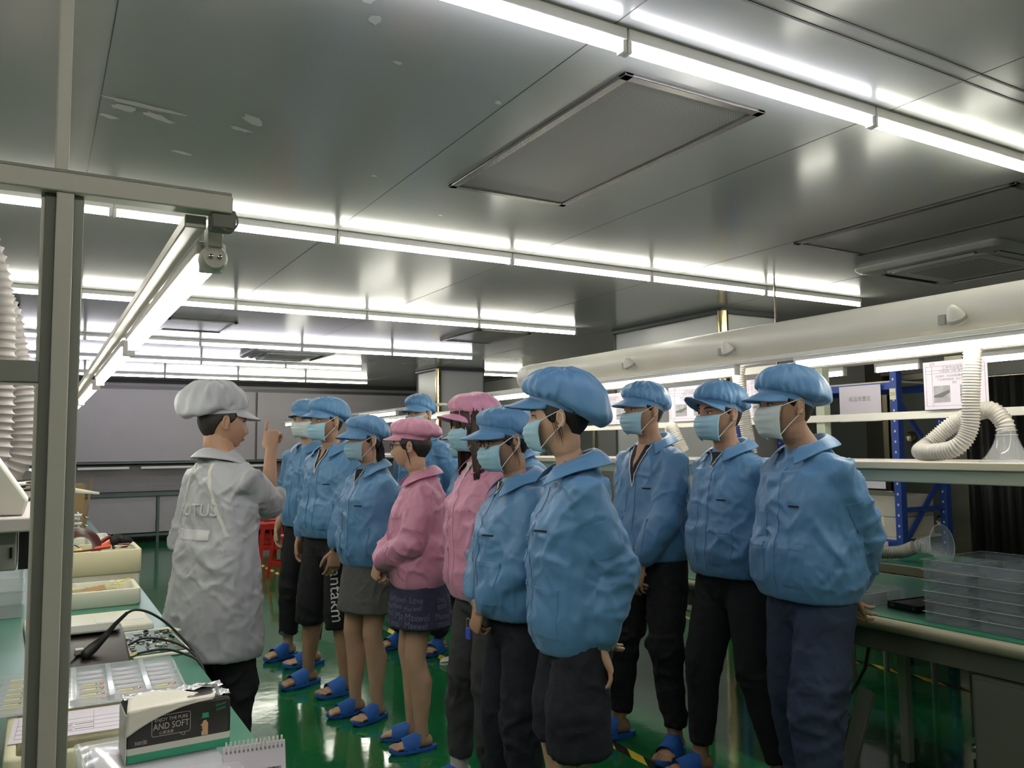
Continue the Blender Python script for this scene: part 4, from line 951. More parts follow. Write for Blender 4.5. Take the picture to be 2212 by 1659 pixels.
# clear storage box with sheets
cx = empty('storage_box', (.215, 1.66, .751), R(2), 'clear plastic box full of white sheets at the bottom edge', 'box')
def rrect(hx, hy, r_, z_, cx_=0, cy_=0):
    out = []
    for sx, sy, a0 in ((1, 1, 0), (-1, 1, 90), (-1, -1, 180), (1, -1, 270)):
        for k in range(5): a = R(a0+k*22.5); out.append(V(cx_+sx*(hx-r_)+r_*math.cos(a), cy_+sy*(hy-r_)+r_*math.sin(a), z_))
    return out
build(MB().rings([rrect(.118, .205, .014, 0), rrect(.124, .215, .016, .108), rrect(.128, .219, .018, .110), rrect(.128, .219, .018, .118), rrect(.122, .213, .016, .120)]), 'box_shell', M['clear2'], cx, angle=40)
build(MB().box(-.103, .110, -.19, .19, .004, .114), 'paper_stack', M['paper'], cx, .002)
# tissue pack
tp = empty('tissue_pack', (.250, 1.745, .872), R(1.5), 'black, white and teal soft tissue pack, 300 sheets, with a tissue pulled out', 'tissues')
TW, TD, TH = .094, .050, .094
def tring(z_, f=1.0, wob=0): return [p+V(noise.noise(p*20+V(z_*50, 0, 0))*wob, noise.noise(p*22)*wob, 0) for p in rrect(TW*f, TD*f, .007, z_)]
build(MB().rings([tring(0, .985), tring(.003), tring(.0150)]), 'teal_base', M['tissue_teal'], tp)
build(MB().rings([tring(.0150), tring(.027)], cap=False), 'white_band', M['tissue_white'], tp)
def mid(z_): return [p+V(0, -.0003, 0) for p in tring(z_, 1.0)]
build(MB().rings([tring(.027, 1), tring(.060, 1.004), tring(.088, .995, .001), [p+V(0, 0, noise.noise(p*30)*.004) for p in tring(.094, .96, .004)], [p+V(0, 0, noise.noise(p*40+V(3, 0, 0))*.006+.002) for p in tring(.096, .80, .006)]]), 'film_body', M['tissue_black'], tp, angle=60)
build(MB().box(-TW-.0008, -TW+.0075, -TD+.004, TD-.004, .0, .088), 'end_flap', M['tissue_white'], tp, .002)
build(MB().box(-TW-.0004, -TW+.0015, -TD-.0008, -TD+.004, .0, .088), 'seam', M['tissue_white'], tp, .0005)
wr = MB(); g = []
for i in range(14):
    row = []
    for j in range(8):
        x, y = -TW+.004+(2*TW-.006)*i/13, TD*.25+TD*.72*j/7*1.0; p = V(x, y, .097); row.append(p+V(0, 0, .006*noise.noise(V(x*70, y*90, 1))+.003))
    g.append(row)
build(wr.grid(g), 'crinkled_film', M['film'], tp, angle=20, smooth=False)
g = []
for i in range(11):
    row = []
    for j in range(5):
        x, y = TW-.035+.036*i/10, -TD+.006+TD*.9*j/4; row.append(V(x, y, .097+.008*noise.noise(V(x*90, y*90, 7))))
    g.append(row)
build(MB().grid(g), 'crinkled_film', M['film'], tp, angle=20, smooth=False)
# front print (front face is -Y)
def front(name, mb, m_): return build(mb, name, M[m_], tp, smooth=False)
FY = -TD-.0012
def ft(s_, size, x, z, nm='lettering', m_='paper', xs=1, rot=0):
    vs, fs = textmesh(s_, size); c_, s2 = math.cos(rot), math.sin(rot); return front(nm, MB().add([V(x+(v.x*c_-v.y*s2)*xs, FY, z+v.x*s2+v.y*c_) for v in vs], fs), m_)
M['tissue_ink'] = mat('pale_grey_print', (186, 182, 172), .5)
ft('ENJOY THE PURE', .0088, -.0155, .0705, m_='tissue_ink', xs=.88); ft('AND SOFT', .0165, -.0155, .0580, m_='tissue_ink', xs=.80); ft('心享洁柔', .0065, -.024, .0465, m_='tissue_ink'); ft('300张', .0090, -.068, .0345, m_='tissue_ink')
pts = rrect(.034, .0185, .004, 0); ring = [V(p.x-.0155, FY, p.y+.0600) for p in pts]
mb = MB().tube(ring+[ring[0]], .0005, 5, cap=False); front('speech_frame', mb, 'tissue_ink')
front('speech_tail', MB().tube([V(.000, FY, .0415), V(.006, FY, .0360), V(.0095, FY, .0365), V(.0075, FY, .0415)], .0005, 5), 'tissue_ink')
front('teal_hat_block', MB().box(.040, .052, FY-.0002, FY, .062, .070), 'tissue_teal'); front('teal_hat_brim', MB().box(.038, .053, FY-.0002, FY, .0605, .0618), 'tissue_teal')
front('beige_shape', MB().add([V(x, FY, z) for x, z in ((.039, .0285), (.051, .0285), (.051, .050), (.047, .0565), (.042, .0555), (.041, .0520), (.037, .0475), (.0405, .0455), (.0395, .0415), (.042, .0390), (.039, .0360))], [tuple(range(11))]), 'beige')
ft('clever', .0085, .0745, .0820, m_='tissue_teal', rot=R(8)); ft('mom', .0085, .0745, .0740, m_='tissue_teal', rot=R(8))
# tissue draped over the front left
g = []
for i in range(22):
    row = []
    for j in range(16):
        u_, v__ = i/21, j/15; x = -TW+.001+u_*(.155)
        top = V(x+.01, .012-.018*u_, .102+.006*math.sin(u_*5)+.003*noise.noise(V(u_*6, 0, 2)))
        low = .094-.046*(1-u_)**2.2
        if v__ < .5: p = top.lerp(V(x, -TD-.002, .099), v__/.5)+V(0, 0, .003*math.sin(v__*9+u_*4))
        else: p = V(x, -TD-.0035-.001*math.sin(u_*20), .099).lerp(V(x-.002, -TD-.0045, low), (v__-.5)/.5)
        row.append(p+V(0, .001*noise.noise(V(u_*9, v__*9, 0)), 0))
    g.append(row)
o = build(MB().grid(g), 'pulled_tissue', M['tissue'], tp, angle=180); q = o.modifiers.new('s', 'SOLIDIFY'); q.thickness = .0008
# spiral desk calendar
ca = empty('desk_calendar', (.372, 1.615, .751), R(-8), 'white spiral-bound desk calendar at the bottom edge beside the tissue pack', 'calendar')
for s_, nm in ((1, 'front_page'), (-1, 'back_page')):
    mb = MB().obox((0, -s_*.028, .072), (1, 0, 0), V(0, s_*.36, .93).normalized(), V(0, -.93*s_, .36).normalized(), .056, .076, .0009); pg = build(mb, nm, M['paper'], ca)
    if s_ == 1: fp = pg
def pgp(x, t_, off=.0014): # t_ from bottom 0 to top .152 along the front page
    d_ = V(0, .36, .93).normalized(); n_ = V(0, -.93, .36).normalized(); return V(x, -.028, .072)+d_*(t_-.076)+n_*off
for x0, x1, c_ in ((-.045, -.012, 'ink'), (-.008, .018, 'post_side'), (.020, .048, 'paper')):
    build(MB().add([pgp(x0, .100), pgp(x1, .100), pgp(x1, .108), pgp(x0, .108)], [(0, 1, 2, 3)]), 'weekday_block', M['post_side'], fp, smooth=False)
for k, (tx_, x, t_) in enumerate((('星期五', .004, .104), ('星期六', .034, .104), ('6', .006, .090), ('7', .036, .090), ('13', .006, .066), ('14', .036, .066), ('5', -.024, .090), ('12', -.024, .066))):
    vs, fs = textmesh(tx_, .007); build(MB().add([pgp(x+v.x, t_+v.y, .0020) for v in vs], fs), 'printed_number', M['ink'] if k % 2 == 0 else M['iris'], fp, smooth=False)
for k in range(14):
    x = -.050+.0077*k; mb = MB()
    for dx in (-.0009, .0009): mb.tube([V(x+dx, .006*math.sin(a)-.0005, .1440+.0085*math.cos(a)) for a in [R(-150+q*30) for q in range(11)]], .00045, 5)
    cl_ = build(mb, 'wire_ring', M['white_metal'], ca); build(MB().add([pgp(x-.0016, .140), pgp(x+.0016, .140), pgp(x+.0016, .1445), pgp(x-.0016, .1445)], [(0, 1, 2, 3)]), 'punched_hole', M['post_dark'], fp, smooth=False)
tag(build(MB().box(.40, .478, 1.25, 1.60, .7505, .7535), 'paper_sheet', M['paper'], bevel=.001), 'loose white sheet under the calendar at the bench edge', 'paper')

# ---------------------------------------------------------------- red plastic stools
def stool(x, y, rz, label, z=0):
    t = empty('plastic_stool', (x, y, z), rz, label, 'stool', 'red plastic stools by the floor tape')
    def sq(h, r_, z_): return [V(p.x, p.y, z_) for p in rrect(h, h, r_, 0)]
    build(MB().rings([sq(.125, .03, .455), sq(.138, .035, .460), sq(.142, .035, .468), sq(.136, .03, .475), sq(.06, .02, .472)]), 'seat', M['red'], t)
    build(MB().box(-.03, .03, -.008, .008, .4725, .4745), 'grip_slot', M['red_dark'], t, .001)
    for sx in (-1, 1):
        for sy in (-1, 1):
            def L(z_): f_ = .134+(.475-z_)*.105; return f_
            rs = []
            for z_ in (.462, .3, .1, .0):
                f_ = L(z_); w_ = .045-.012*(.475-z_)
                rs.append([V(sx*f_, sy*f_, z_), V(sx*(f_-w_), sy*f_, z_), V(sx*(f_-w_), sy*(f_-.006), z_), V(sx*(f_-.006), sy*(f_-.006), z_), V(sx*(f_-.006), sy*(f_-w_), z_), V(sx*f_, sy*(f_-w_), z_)])
            build(MB().rings(rs), 'leg', M['red'], t, .002)
    for k in range(4):
        mt = Matrix.Rotation(k*PI/2, 4, 'Z'); f1, f2 = .134+.02*.1, .134+.1*.1
        mb = MB().box(-.10, .10, -.142, -.136, .40, .462); mb.xf(mt); build(mb, 'apron', M['red'], t, .003)
        mb = MB().box(-.135, .135, -.165, -.158, .14, .195); mb.xf(mt); build(mb, 'cross_rail', M['red'], t, .003)
stool(2.66, 10.95, R(8), 'red plastic stool in the middle of the group by the tape')
stool(2.50, 9.28, R(25), 'nearest red plastic stool, right beside the man at the row end')
stool(2.88, 12.2, R(-5), 'farthest red plastic stool with a notch in its side')
stool(2.92, 11.5, R(12), 'red plastic stool between the middle one and the farthest')

# ---------------------------------------------------------------- people
def head_shape(k=1.0, fem=False):
    """head surface as a grid of points; face looks along +Y, eyes at z 0"""
    a, b, c = (.073 if fem else .077)*k, .094*k, .113*k
    NU, NV = 72, 54; g = []
    def G(x, x0, s_): return math.exp(-((x-x0)/s_)**2)
    for i in range(1, NV):
        t = -PI/2+PI*i/NV; row = []
        for j in range(NU):
            ph = 2*PI*j/NU; dx, dy, dz = math.cos(t)*math.sin(ph), math.cos(t)*math.cos(ph), math.sin(t)
            x, y, z = dx*a, dy*b, dz*c
            lo = max(0, -dz)
            if dz < 0: x = math.sin(ph)*a*math.cos(t)**.80
            x *= 1-.26*lo**1.6
            if dy > 0:
                if dz < 0: y = math.cos(ph)*b*math.cos(t)**(1-.63*min(1, lo*2.2)*max(0, math.cos(ph))**.5)
            else: y *= (1-.30*lo**1.2)
            if dy < 0: y *= 1.04
            if dz > 0: x *= 1+.03*dz; y *= 1+.02
            if dy > 0:
                fx, fz = x/k, z/k; d = 0
                d += .022*G(fx, 0, .0115+.003)*G(fz, -.043, .017) + .012*G(fx, 0, .010)*G(fz, -.018, .022)
                d += .006*(G(fx, .014, .008)+G(fx, -.014, .008))*G(fz, -.048, .009)
                d -= .0085*(G(fx, .031, .015)+G(fx, -.031, .015))*G(fz, -.002, .012)
                d += .0035*(G(fx, .03, .022)+G(fx, -.03, .022))*G(fz, .019, .008)
                d += .004*(G(fx, .045, .02)+G(fx, -.045, .02))*G(fz, -.03, .02)
                d += .008*G(fx, 0, .022)*G(fz, -.069, .006)+.008*G(fx, 0, .02)*G(fz, -.081, .006)-.003*G(fx, 0, .024)*G(fz, -.075, .003)
                d += .008*G(fx, 0, .02)*G(fz, -.103, .012)
                d -= .003*G(fx, 0, .03)*G(fz, -.091, .006)
                y += d*k
            row.append(V(x, y, z))
        g.append(row)
    return g
def head_mb(k, fem):
    mb = MB(); mb.rings(head_shape(k, fem))
    for s_ in (-1, 1):
        x = s_*(.073 if fem else .0765)*k; pts = []
        for q in range(9):
            an = R(-70+q*32); pts.append(V(x+s_*(.009+.002*math.sin(an)), -.010*k-.014*math.cos(an)*k*.9-.002, (-.010+.029*math.sin(an))*k))
        mb.tube(pts, [.0045, .0048, .005, .0052, .0054, .0052, .005, .005, .005], 8, rnd=True)
        mb.ell((x+s_*.004, -.008*k, -.012*k), .007, .012*k, .024*k, 12)
        mb.ell((x+s_*.006, -.004*k, -.034*k), .005, .008*k, .008*k, 8)
    return mb
def hand_mb(W, d, nrm, th, s_=1.0, curl=(25, 30, 25), spread=6, index=None, thumb=25, vals=None):
    """W wrist, d towards the fingers, nrm out of the back of the hand, th towards the thumb side"""
    d = Vector(d).normalized(); nrm = Vector(nrm); nrm = (nrm-d*nrm.dot(d)).normalized(); th0 = Vector(th)
    t = nrm.cross(d); t = t if t.dot(th0) > 0 else -t
    W = Vector(W); mb = MB()
    mb.tube([W-d*.02*s_, W+d*.01*s_, W+d*.035*s_, W+d*.065*s_, W+d*.088*s_], [(.026*s_, .018*s_), (.028*s_, .018*s_), (.036*s_, .018*s_), (.041*s_, .016*s_), (.040*s_, .013*s_)], 16, flat=nrm, rnd=True)
    lens = [(.040, .026, .020), (.044, .028, .022), (.041, .026, .021), (.032, .021, .018)]
    for i in range(4):
        off = (.030-.020*i)*s_
        p = W+d*(.082-.004*abs(i-1.2))*s_+t*off; cu = curl if (index is None or i > 0) else index
        a = 0; fd = (d+t*math.tan(R(spread*(1.3-i)))).normalized(); pts = [p-fd*.02*s_, p]; cur = p
        for kx, L in enumerate(lens[i]):
            a += cu[kx]+(2*i if index is None or i > 0 else 0)*.5
            dr = fd*math.cos(R(a))-nrm*math.sin(R(a)); cur = cur+dr*L*s_; pts.append(cur)
        rad = [.0095, .0098, .0088, .0082, .0068] if i < 3 else [.0082, .0085, .0076, .007, .0058]
        mb.tube(pts, [q*s_ for q in rad], 10, rnd=True)
    p = W+d*.022*s_+t*.022*s_; a1 = R(48); dr = (d*math.cos(a1)+t*math.sin(a1)-nrm*.35).normalized()
    q1 = p+dr*.036*s_; dr2 = (d*math.cos(a1-R(thumb))+t*math.sin(a1-R(thumb))-nrm*.45).normalized(); q2 = q1+dr2*.032*s_
    dr3 = (d*math.cos(a1-R(thumb*1.6))+t*math.sin(a1-R(thumb*1.6))-nrm*.5).normalized(); q3 = q2+dr3*.024*s_
    mb.tube([p-dr*.01*s_, p, q1, q2, q3], [q*s_ for q in (.014, .0145, .0115, .0098, .0078)], 10, rnd=True)
    return mb
def foot_mb(A, ang, s_, side):
    """A = ankle point on the ground (x, y), z of sole = .022"""
    mb = MB(); z0 = .024
    rs = []
    for (y, zc, rx, rz) in ((-.058, .028, .018, .020), (-.050, .032, .028, .030), (-.03, .038, .033, .036), (.0, .044, .034, .043), (.04, .040, .036, .038), (.08, .033, .041, .030), (.110, .026, .047, .021), (.128, .022, .045, .016), (.135, .020, .036, .012)):
        rs.append([V(rx*math.cos(q)+side*.004*(y > .06), y, z0-.006+max(zc+rz*math.sin(q), .004)) for q in [2*PI*k/18 for k in range(18)]])
    mb.rings(rs)
    for i, (x, L, r_) in enumerate(((.031, .050, .0120), (.0095, .046, .0084), (-.0085, .040, .0080), (-.0245, .033, .0076), (-.039, .025, .0072))):
        xx = -side*x; mb.tube([V(xx*.9, .118, z0+.014), V(xx*1.02, .14+L*.3, z0+.015), V(xx*1.02, .14+L*.75, z0+.009)], [r_*1.1, r_, r_*.95], 10, rnd=True)
    mb.xf(Matrix.Diagonal((s_, s_, s_, 1))); mb.xf(Matrix.Rotation(ang, 4, 'Z')); mb.xf(Matrix.Translation(V(A[0], A[1], 0)))
    return mb
def slipper(root, A, ang, s_, side, col='slipper'):
    mt = Matrix.Translation(V(A[0], A[1], 0)) @ Matrix.Rotation(ang, 4, 'Z') @ Matrix.Diagonal((s_, s_, s_, 1))
    out = []
    for k in range(40):
        q = 2*PI*k/40; yy = .052+.140*math.cos(q); w_ = (.043+.008*math.cos(q)+.004*math.cos(2*q))
        out.append((w_*math.sin(q)*1.05, yy))
    mb = MB(); mb.rings([[V(x*f, .052+(y-.052)*f2, z+.012*max(0, (y-.14)/.05)**2) for x, y in out] for (f, f2, z) in ((.95, .97, 0), (1.0, 1.0, .006), (1.0, 1.0, .018), (.95, .98, .024), (.86, .95, .022))]); mb.xf(mt)
    o = build(mb, 'slipper', M[col], root)
    g = []
    for i in range(9):
        y = .034+.082*i/8; rx = .0515+.003*math.sin(PI*i/8); rz = .100-.034*(i/8)**.8
        g.append([V(rx*math.cos(q)*(1 if abs(math.cos(q)) < .98 else 1), y-.020*math.sin(q)*(1-i/8)+.014*math.sin(q)*(i/8)*.3, .012+rz*max(0, math.sin(q))**.8) for q in [PI*k/20 for k in range(21)]])
    mb = MB().grid(g)
    inner = [[p+V(-.004*math.copysign(1, p.x) if abs(p.x) > .03 else 0, 0, -.004) for p in r_] for r_ in g]
    mb.grid(inner); mb.xf(mt); st = build(mb, 'strap', M[col], o)
    mb = MB()
    for sx in (-1, 1):
        for i, y in enumerate((.06, .082, .104)):
            mb.ell((sx*.0515, y, .030-.002*i), .003, .006, .004, 10)
    mb.xf(mt); build(mb, 'vent_holes', M['slipper_d'], o)
    return o
def shoe(root, A, ang, s_, side, col):
    mb = MB(); rs = []
    for (y, h, w_) in ((-.07, .05, .030), (-.06, .075, .037), (-.03, .09, .040), (.02, .09, .042), (.07, .075, .045), (.12, .058, .049), (.17, .048, .046), (.195, .038, .034), (.205, .028, .018)):
        rs.append([V(w_*math.cos(q), y, .022+max(0, (h-.022)*(.5+.5*math.sin(q)))*1.0) for q in [2*PI*k/20 for k in range(20)]])
    mb.rings(rs); mt = Matrix.Translation(V(A[0], A[1], 0)) @ Matrix.Rotation(ang, 4, 'Z') @ Matrix.Diagonal((s_, s_, s_, 1)); mb.xf(mt)
    o = build(mb, 'shoe', M[col], root, angle=60)
    mb = MB(); out = [((.045+.006*math.cos(2*PI*k/36))*math.sin(2*PI*k/36)*1.12, .066+.146*math.cos(2*PI*k/36)) for k in range(36)]
    mb.rings([[V(x, y, z) for x, y in out] for z in (0, .022)]); mb.xf(mt); build(mb, 'sole', M['white_plastic'], o, .003)
def two_bone(S, W, l1, l2, pole):
    S, W, pole = Vector(S), Vector(W), Vector(pole); d = (W-S).length; dd = min(d, (l1+l2)*.995); u_ = (W-S).normalized()
    a = (l1*l1-l2*l2+dd*dd)/(2*dd); h = math.sqrt(max(0, l1*l1-a*a)); pn = pole-u_*pole.dot(u_); pn.normalize()
    return S+u_*a+pn*h
def drape(bvh, origin, ax, az, dr, x0, x1, z0, z1, nx, nz, off, mtx=None, thick=0, shape=None, closed=True):
    """patch laid on a garment: rays along dr from origin + x*ax + z*az"""
    ax, az, dr, origin = Vector(ax), Vector(az), Vector(dr), Vector(origin); g = []; last = None
    for j in range(nz+1):
        row = []
        for i in range(nx+1):
            u_, v_ = i/nx, j/nz; x, z = x0+(x1-x0)*u_, z0+(z1-z0)*v_
            if shape: x, z = shape(u_, v_, x, z)
            p = origin+ax*x+az*z-dr*1.0; h = bvh.ray_cast(p, dr)
            if h[0] is None:
                h = bvh.find_nearest(origin+ax*x+az*z); q = h[0]
            else: q = h[0]
            row.append(q-dr*off)
        g.append(row)
    mb = MB().grid(g)
    if thick: # rim
        back = [[p+dr*thick for p in r_] for r_ in g]; loop = g[0]+[r_[-1] for r_ in g[1:]]+list(reversed(g[-1][:-1]))+[r_[0] for r_ in reversed(g[1:-1])]
        lb = back[0]+[r_[-1] for r_ in back[1:]]+list(reversed(back[-1][:-1]))+[r_[0] for r_ in reversed(back[1:-1])]
        n = len(loop); mb.add(loop+lb, [(i, (i+1) % n, n+(i+1) % n, n+i) for i in range(n)])
    return mb
def project_text(bvh, s_, size, origin, ax, az, dr, off=.002, rot=0, xs=1.0):
    vs, fs = textmesh(s_, size); mb = MB(); ax, az, dr, origin = Vector(ax), Vector(az), Vector(dr), Vector(origin); out = []
    for v in vs:
        x, z = v.x*xs*math.cos(rot)-v.y*math.sin(rot), v.x*xs*math.sin(rot)+v.y*math.cos(rot)
        p = origin+ax*x+az*z; h = bvh.ray_cast(p-dr*1.0, dr); q = h[0] if h[0] is not None else bvh.find_nearest(p)[0]
        out.append(q-dr*off)
    mb.add(out, fs); return mb
def hair_shell(k, fem, lowf, thick=.008, seed=0):
    """hair on the skull: lowf(angle from front, -pi..pi) gives lowest z (head units)"""
    a, b, c = (.073 if fem else .077)*k, .097*k, .113*k; g = []; NU = 60
    for i in range(14):
        row = []
        for j in range(NU):
            ph = -PI+2*PI*j/NU; zl = lowf(ph)
            z = zl+(.99-zl)*(i/13)**.9; r_ = math.sqrt(max(0, 1-z*z)); lo = max(0, -z)
            x, y = math.sin(ph)*r_*a, math.cos(ph)*r_*b; x *= 1-.30*lo**1.6
            y *= (1-.06*lo) if y > 0 else (1-.30*lo**1.2)*1.05
            n_ = V(math.sin(ph)*r_, math.cos(ph)*r_, z*.8).normalized(); th = thick*(min(1, .25+i/3))+.0022*noise.noise(V(ph*9+seed, z*2, 0))
            row.append(V(x, y, z*c)+n_*th)
        g.append(row)
    inner = [p*.93 for p in g[0]]
    mb = MB(); mb.grid([inner]+g, loop=True); n = len(mb.v); mb.add([sum(g[-1], Vector())/NU+V(0, 0, .001)]+g[-1], [(0, 1+i, 1+(i+1) % NU) for i in range(NU)])
    return mb
def cap_parts(root, HM, k, col, seed=0, puff=.014, bulge=.03, droop=.018, top=.118, zf=.044, zb=-.020, vis=.085, vdrop=.034, tall=0, vcurve=.025, pleats=26, noi=1.0):
    a, b = .082*k, .103*k; NU = 96; rd = random.Random(seed)
    def base(th): return V(a*math.sin(th), b*math.cos(th)-.002, (zf+zb)/2+(zf-zb)/2*math.cos(th))
    g = []
    for z in (0, .008, .022): g.append([base(2*PI*j/NU)*1.0+V(0, 0, z)+V(math.sin(2*PI*j/NU), math.cos(2*PI*j/NU), 0)*(.002*z/.022) for j in range(NU)])
    steps = [-75, -55, -35, -15, 5, 20, 35, 50, 62, 74, 84]
    for st in steps:
        row = []
        for j in range(NU):
            th = 2*PI*j/NU; B = base(th)+V(0, 0, .022); bk = max(0, -math.cos(th))**1.2
            Rm = puff*(.45+.55*bk)+bulge*bk; zc = B.z+.032-droop*bk
            dirv = V(math.sin(th), math.cos(th), 0); ph = R(st); rb = math.hypot(B.x, B.y)
            if st < 0:
                rr = rb+Rm*.95*math.cos(ph)**.8; z = zc+max(zc-B.z, .016+droop*.3*bk)*math.sin(ph)
            else:
                rr = (rb+Rm*.9)*math.cos(ph)**.84; z = zc+((top+.018)*k-zc)*math.sin(ph)**1.05
            sh = V(0, -bulge*.35, 0)*max(0, math.sin(ph)) + V(0, -.2*tall, tall)*max(0, math.sin(ph))**1.5
            pl = .0030*math.cos(pleats*th+seed)*max(0, 1-abs(st+40)/70)
            p = dirv*(rr+pl)+V(0, 0, z)+sh
            q = p*14+V(seed*3.1, 0, 0)
            cr = 1-abs(noise.noise(q+noise.noise_vector(p*22)*.5))*3.6
            cr2 = 1-abs(noise.noise(V(th*3.0, ph*2.0+seed, 3)))*3.0
            p += (dirv*math.cos(ph)+V(0, 0, math.sin(ph)))*(max(cr, -.8)*.0030+cr2*.0035+vcrease(p*1.0+V(seed, 0, 0), 17)*.0065)*noi*k
            row.append(p)
        g.append(row)
    mb = MB().grid(g, loop=True); last = g[-1]; cc = sum(last, Vector())/NU+V(0, 0, .0015)
    mb.add([cc]+last, [(0, 1+i, 1+(i+1) % NU) for i in range(NU)])
    mb.xf(HM); cap = build(mb, 'cap', M[col], root, angle=75)
    ss = cap.modifiers.new('sub', 'SUBSURF'); ss.levels = 1; ss.render_levels = 1
    # visor
    g = []
    for i in range(8):
        s_ = i/7; row = []
        for j in range(33):
            th = R(-72+144*j/32); B = base(th)+V(0, 0, .006); wgt = math.cos(th*1.2)**.8 if abs(th*1.2) < PI/2 else 0
            row.append(B+V(math.sin(th)*.25, 1, 0)*vis*wgt*s_+V(0, 0, -vdrop*s_*wgt-vcurve*(math.sin(th)**2)*s_*.7+.002*noise.noise(V(th*4, s_*3, seed))))
        g.append(row)
    mb = MB().grid(g); mb.xf(HM); v_ = build(mb, 'visor', M[col], cap); so = v_.modifiers.new('s', 'SOLIDIFY'); so.thickness = .003
    mb = MB().grid([[base(2*PI*j/60)*1.012+V(0, 0, z) for j in range(60)] for z in (-.001, .017)], loop=True); mb.xf(HM); build(mb, 'band', M[col], cap)
    return cap
def mask_part(root, HM, k, col='mask', lift=0, seed=0, zt=-.020, zb=-.118):
    g = []; NU, NV = 28, 22
    def pt(u_, v_):
        az = u_*R(63); z = (zt+(zb-zt)*v_)*k; z += (.010*u_*u_*(.5-v_))*k*1.4
        prof = [(0, .106), (.2, .121), (.4, .125), (.65, .117), (.85, .108), (1, .088)]
        for (v0, r0_), (v1, r1_) in zip(prof, prof[1:]):
            if v0 <= v_ <= v1: ry = r0_+(r1_-r0_)*(v_-v0)/(v1-v0)
        rx = .083-.020*v_*v_
        pleat = .0030*((v_*4.2) % 1) if .12 < v_ < .9 else 0
        flat = (1-abs(u_)**2.2)
        x = math.sin(az)*rx*k; y = (ry+pleat*flat)*math.cos(az*.92)*k
        return V(x, y+.001*noise.noise(V(u_*4, v_*5, seed)), z)
    for j in range(NV+1): g.append([pt(-1+2*i/NU, j/NV) for i in range(NU+1)])
    mb = MB().grid(g); mb.xf(HM); o = build(mb, 'face_mask', M[col], root, angle=30); so = o.modifiers.new('s', 'SOLIDIFY'); so.thickness = .0015
    for sx in (-1, 1):
        mb = MB(); t0 = pt(sx*.98, .04); t1 = pt(sx*.98, .86)
        mb.tube([t0, (t0+V(sx*.080*k, .0, .012))/2+V(sx*.006, 0, .002), V(sx*.0845*k, .000, .014*k), V(sx*.087*k, -.018*k, .006*k), V(sx*.086*k, -.020*k, -.018*k), V(sx*.082*k, -.006*k, -.040*k), (t1+V(sx*.080*k, 0, -.040*k))/2+V(sx*.003, 0, 0), t1], .0016, 6, rnd=False); mb.xf(HM)
        build(mb, 'ear_loop', M['strap'], o)
    return o
def collar(root, par, k, col, NM=None, z=1.442, rx=.066, ry=.070, open_=24, leaf=.068, tip=.038, yoff=-.010, tilt=.045, col2=None):
    """stand-and-fall shirt collar; k body scale"""
    rows = []; N = 48; A0 = R(180-open_)
    for j in range(N+1):
        al = -A0+2*A0*j/N; dx, dy = math.sin(al), -math.cos(al); f = (1-math.cos(al))/2 # 0 back, 1 front
        zz = z+.022-tilt*f; tp = tip*max(0, (abs(al)-R(95))/(A0-R(95)))**1.5
        p0 = V(dx*rx, dy*ry+yoff, zz-.012); p1 = V(dx*(rx+.004), dy*(ry+.004)+yoff, zz+.026-.010*f); p1b = V(dx*(rx+.011), dy*(ry+.011)+yoff, zz+.027-.012*f)
        e = leaf+tp*.35; d = V(dx*.9, dy*.9, -.55).normalized(); d2 = V(dx*1.0, dy*.75+.22*f, -.66).normalized()
        p2 = p1b+d*e*.5+V(0, 0, .002); p3 = p1b+d2*e+V(0, 0, -tp*.75)
        rows.append([p0, p1, p1b, p2, p3])
    g = [[V(*(q*k)) for q in row] for row in rows]; mb = MB().grid(g)
    if NM is not None: mb.xf(NM)
    o = build(mb, 'collar', M[col], par, angle=50); so = o.modifiers.new('s', 'SOLIDIFY'); so.thickness = .0035; so.offset = 0
    ss = o.modifiers.new('sub', 'SUBSURF'); ss.levels = 1; ss.render_levels = 1
    return o
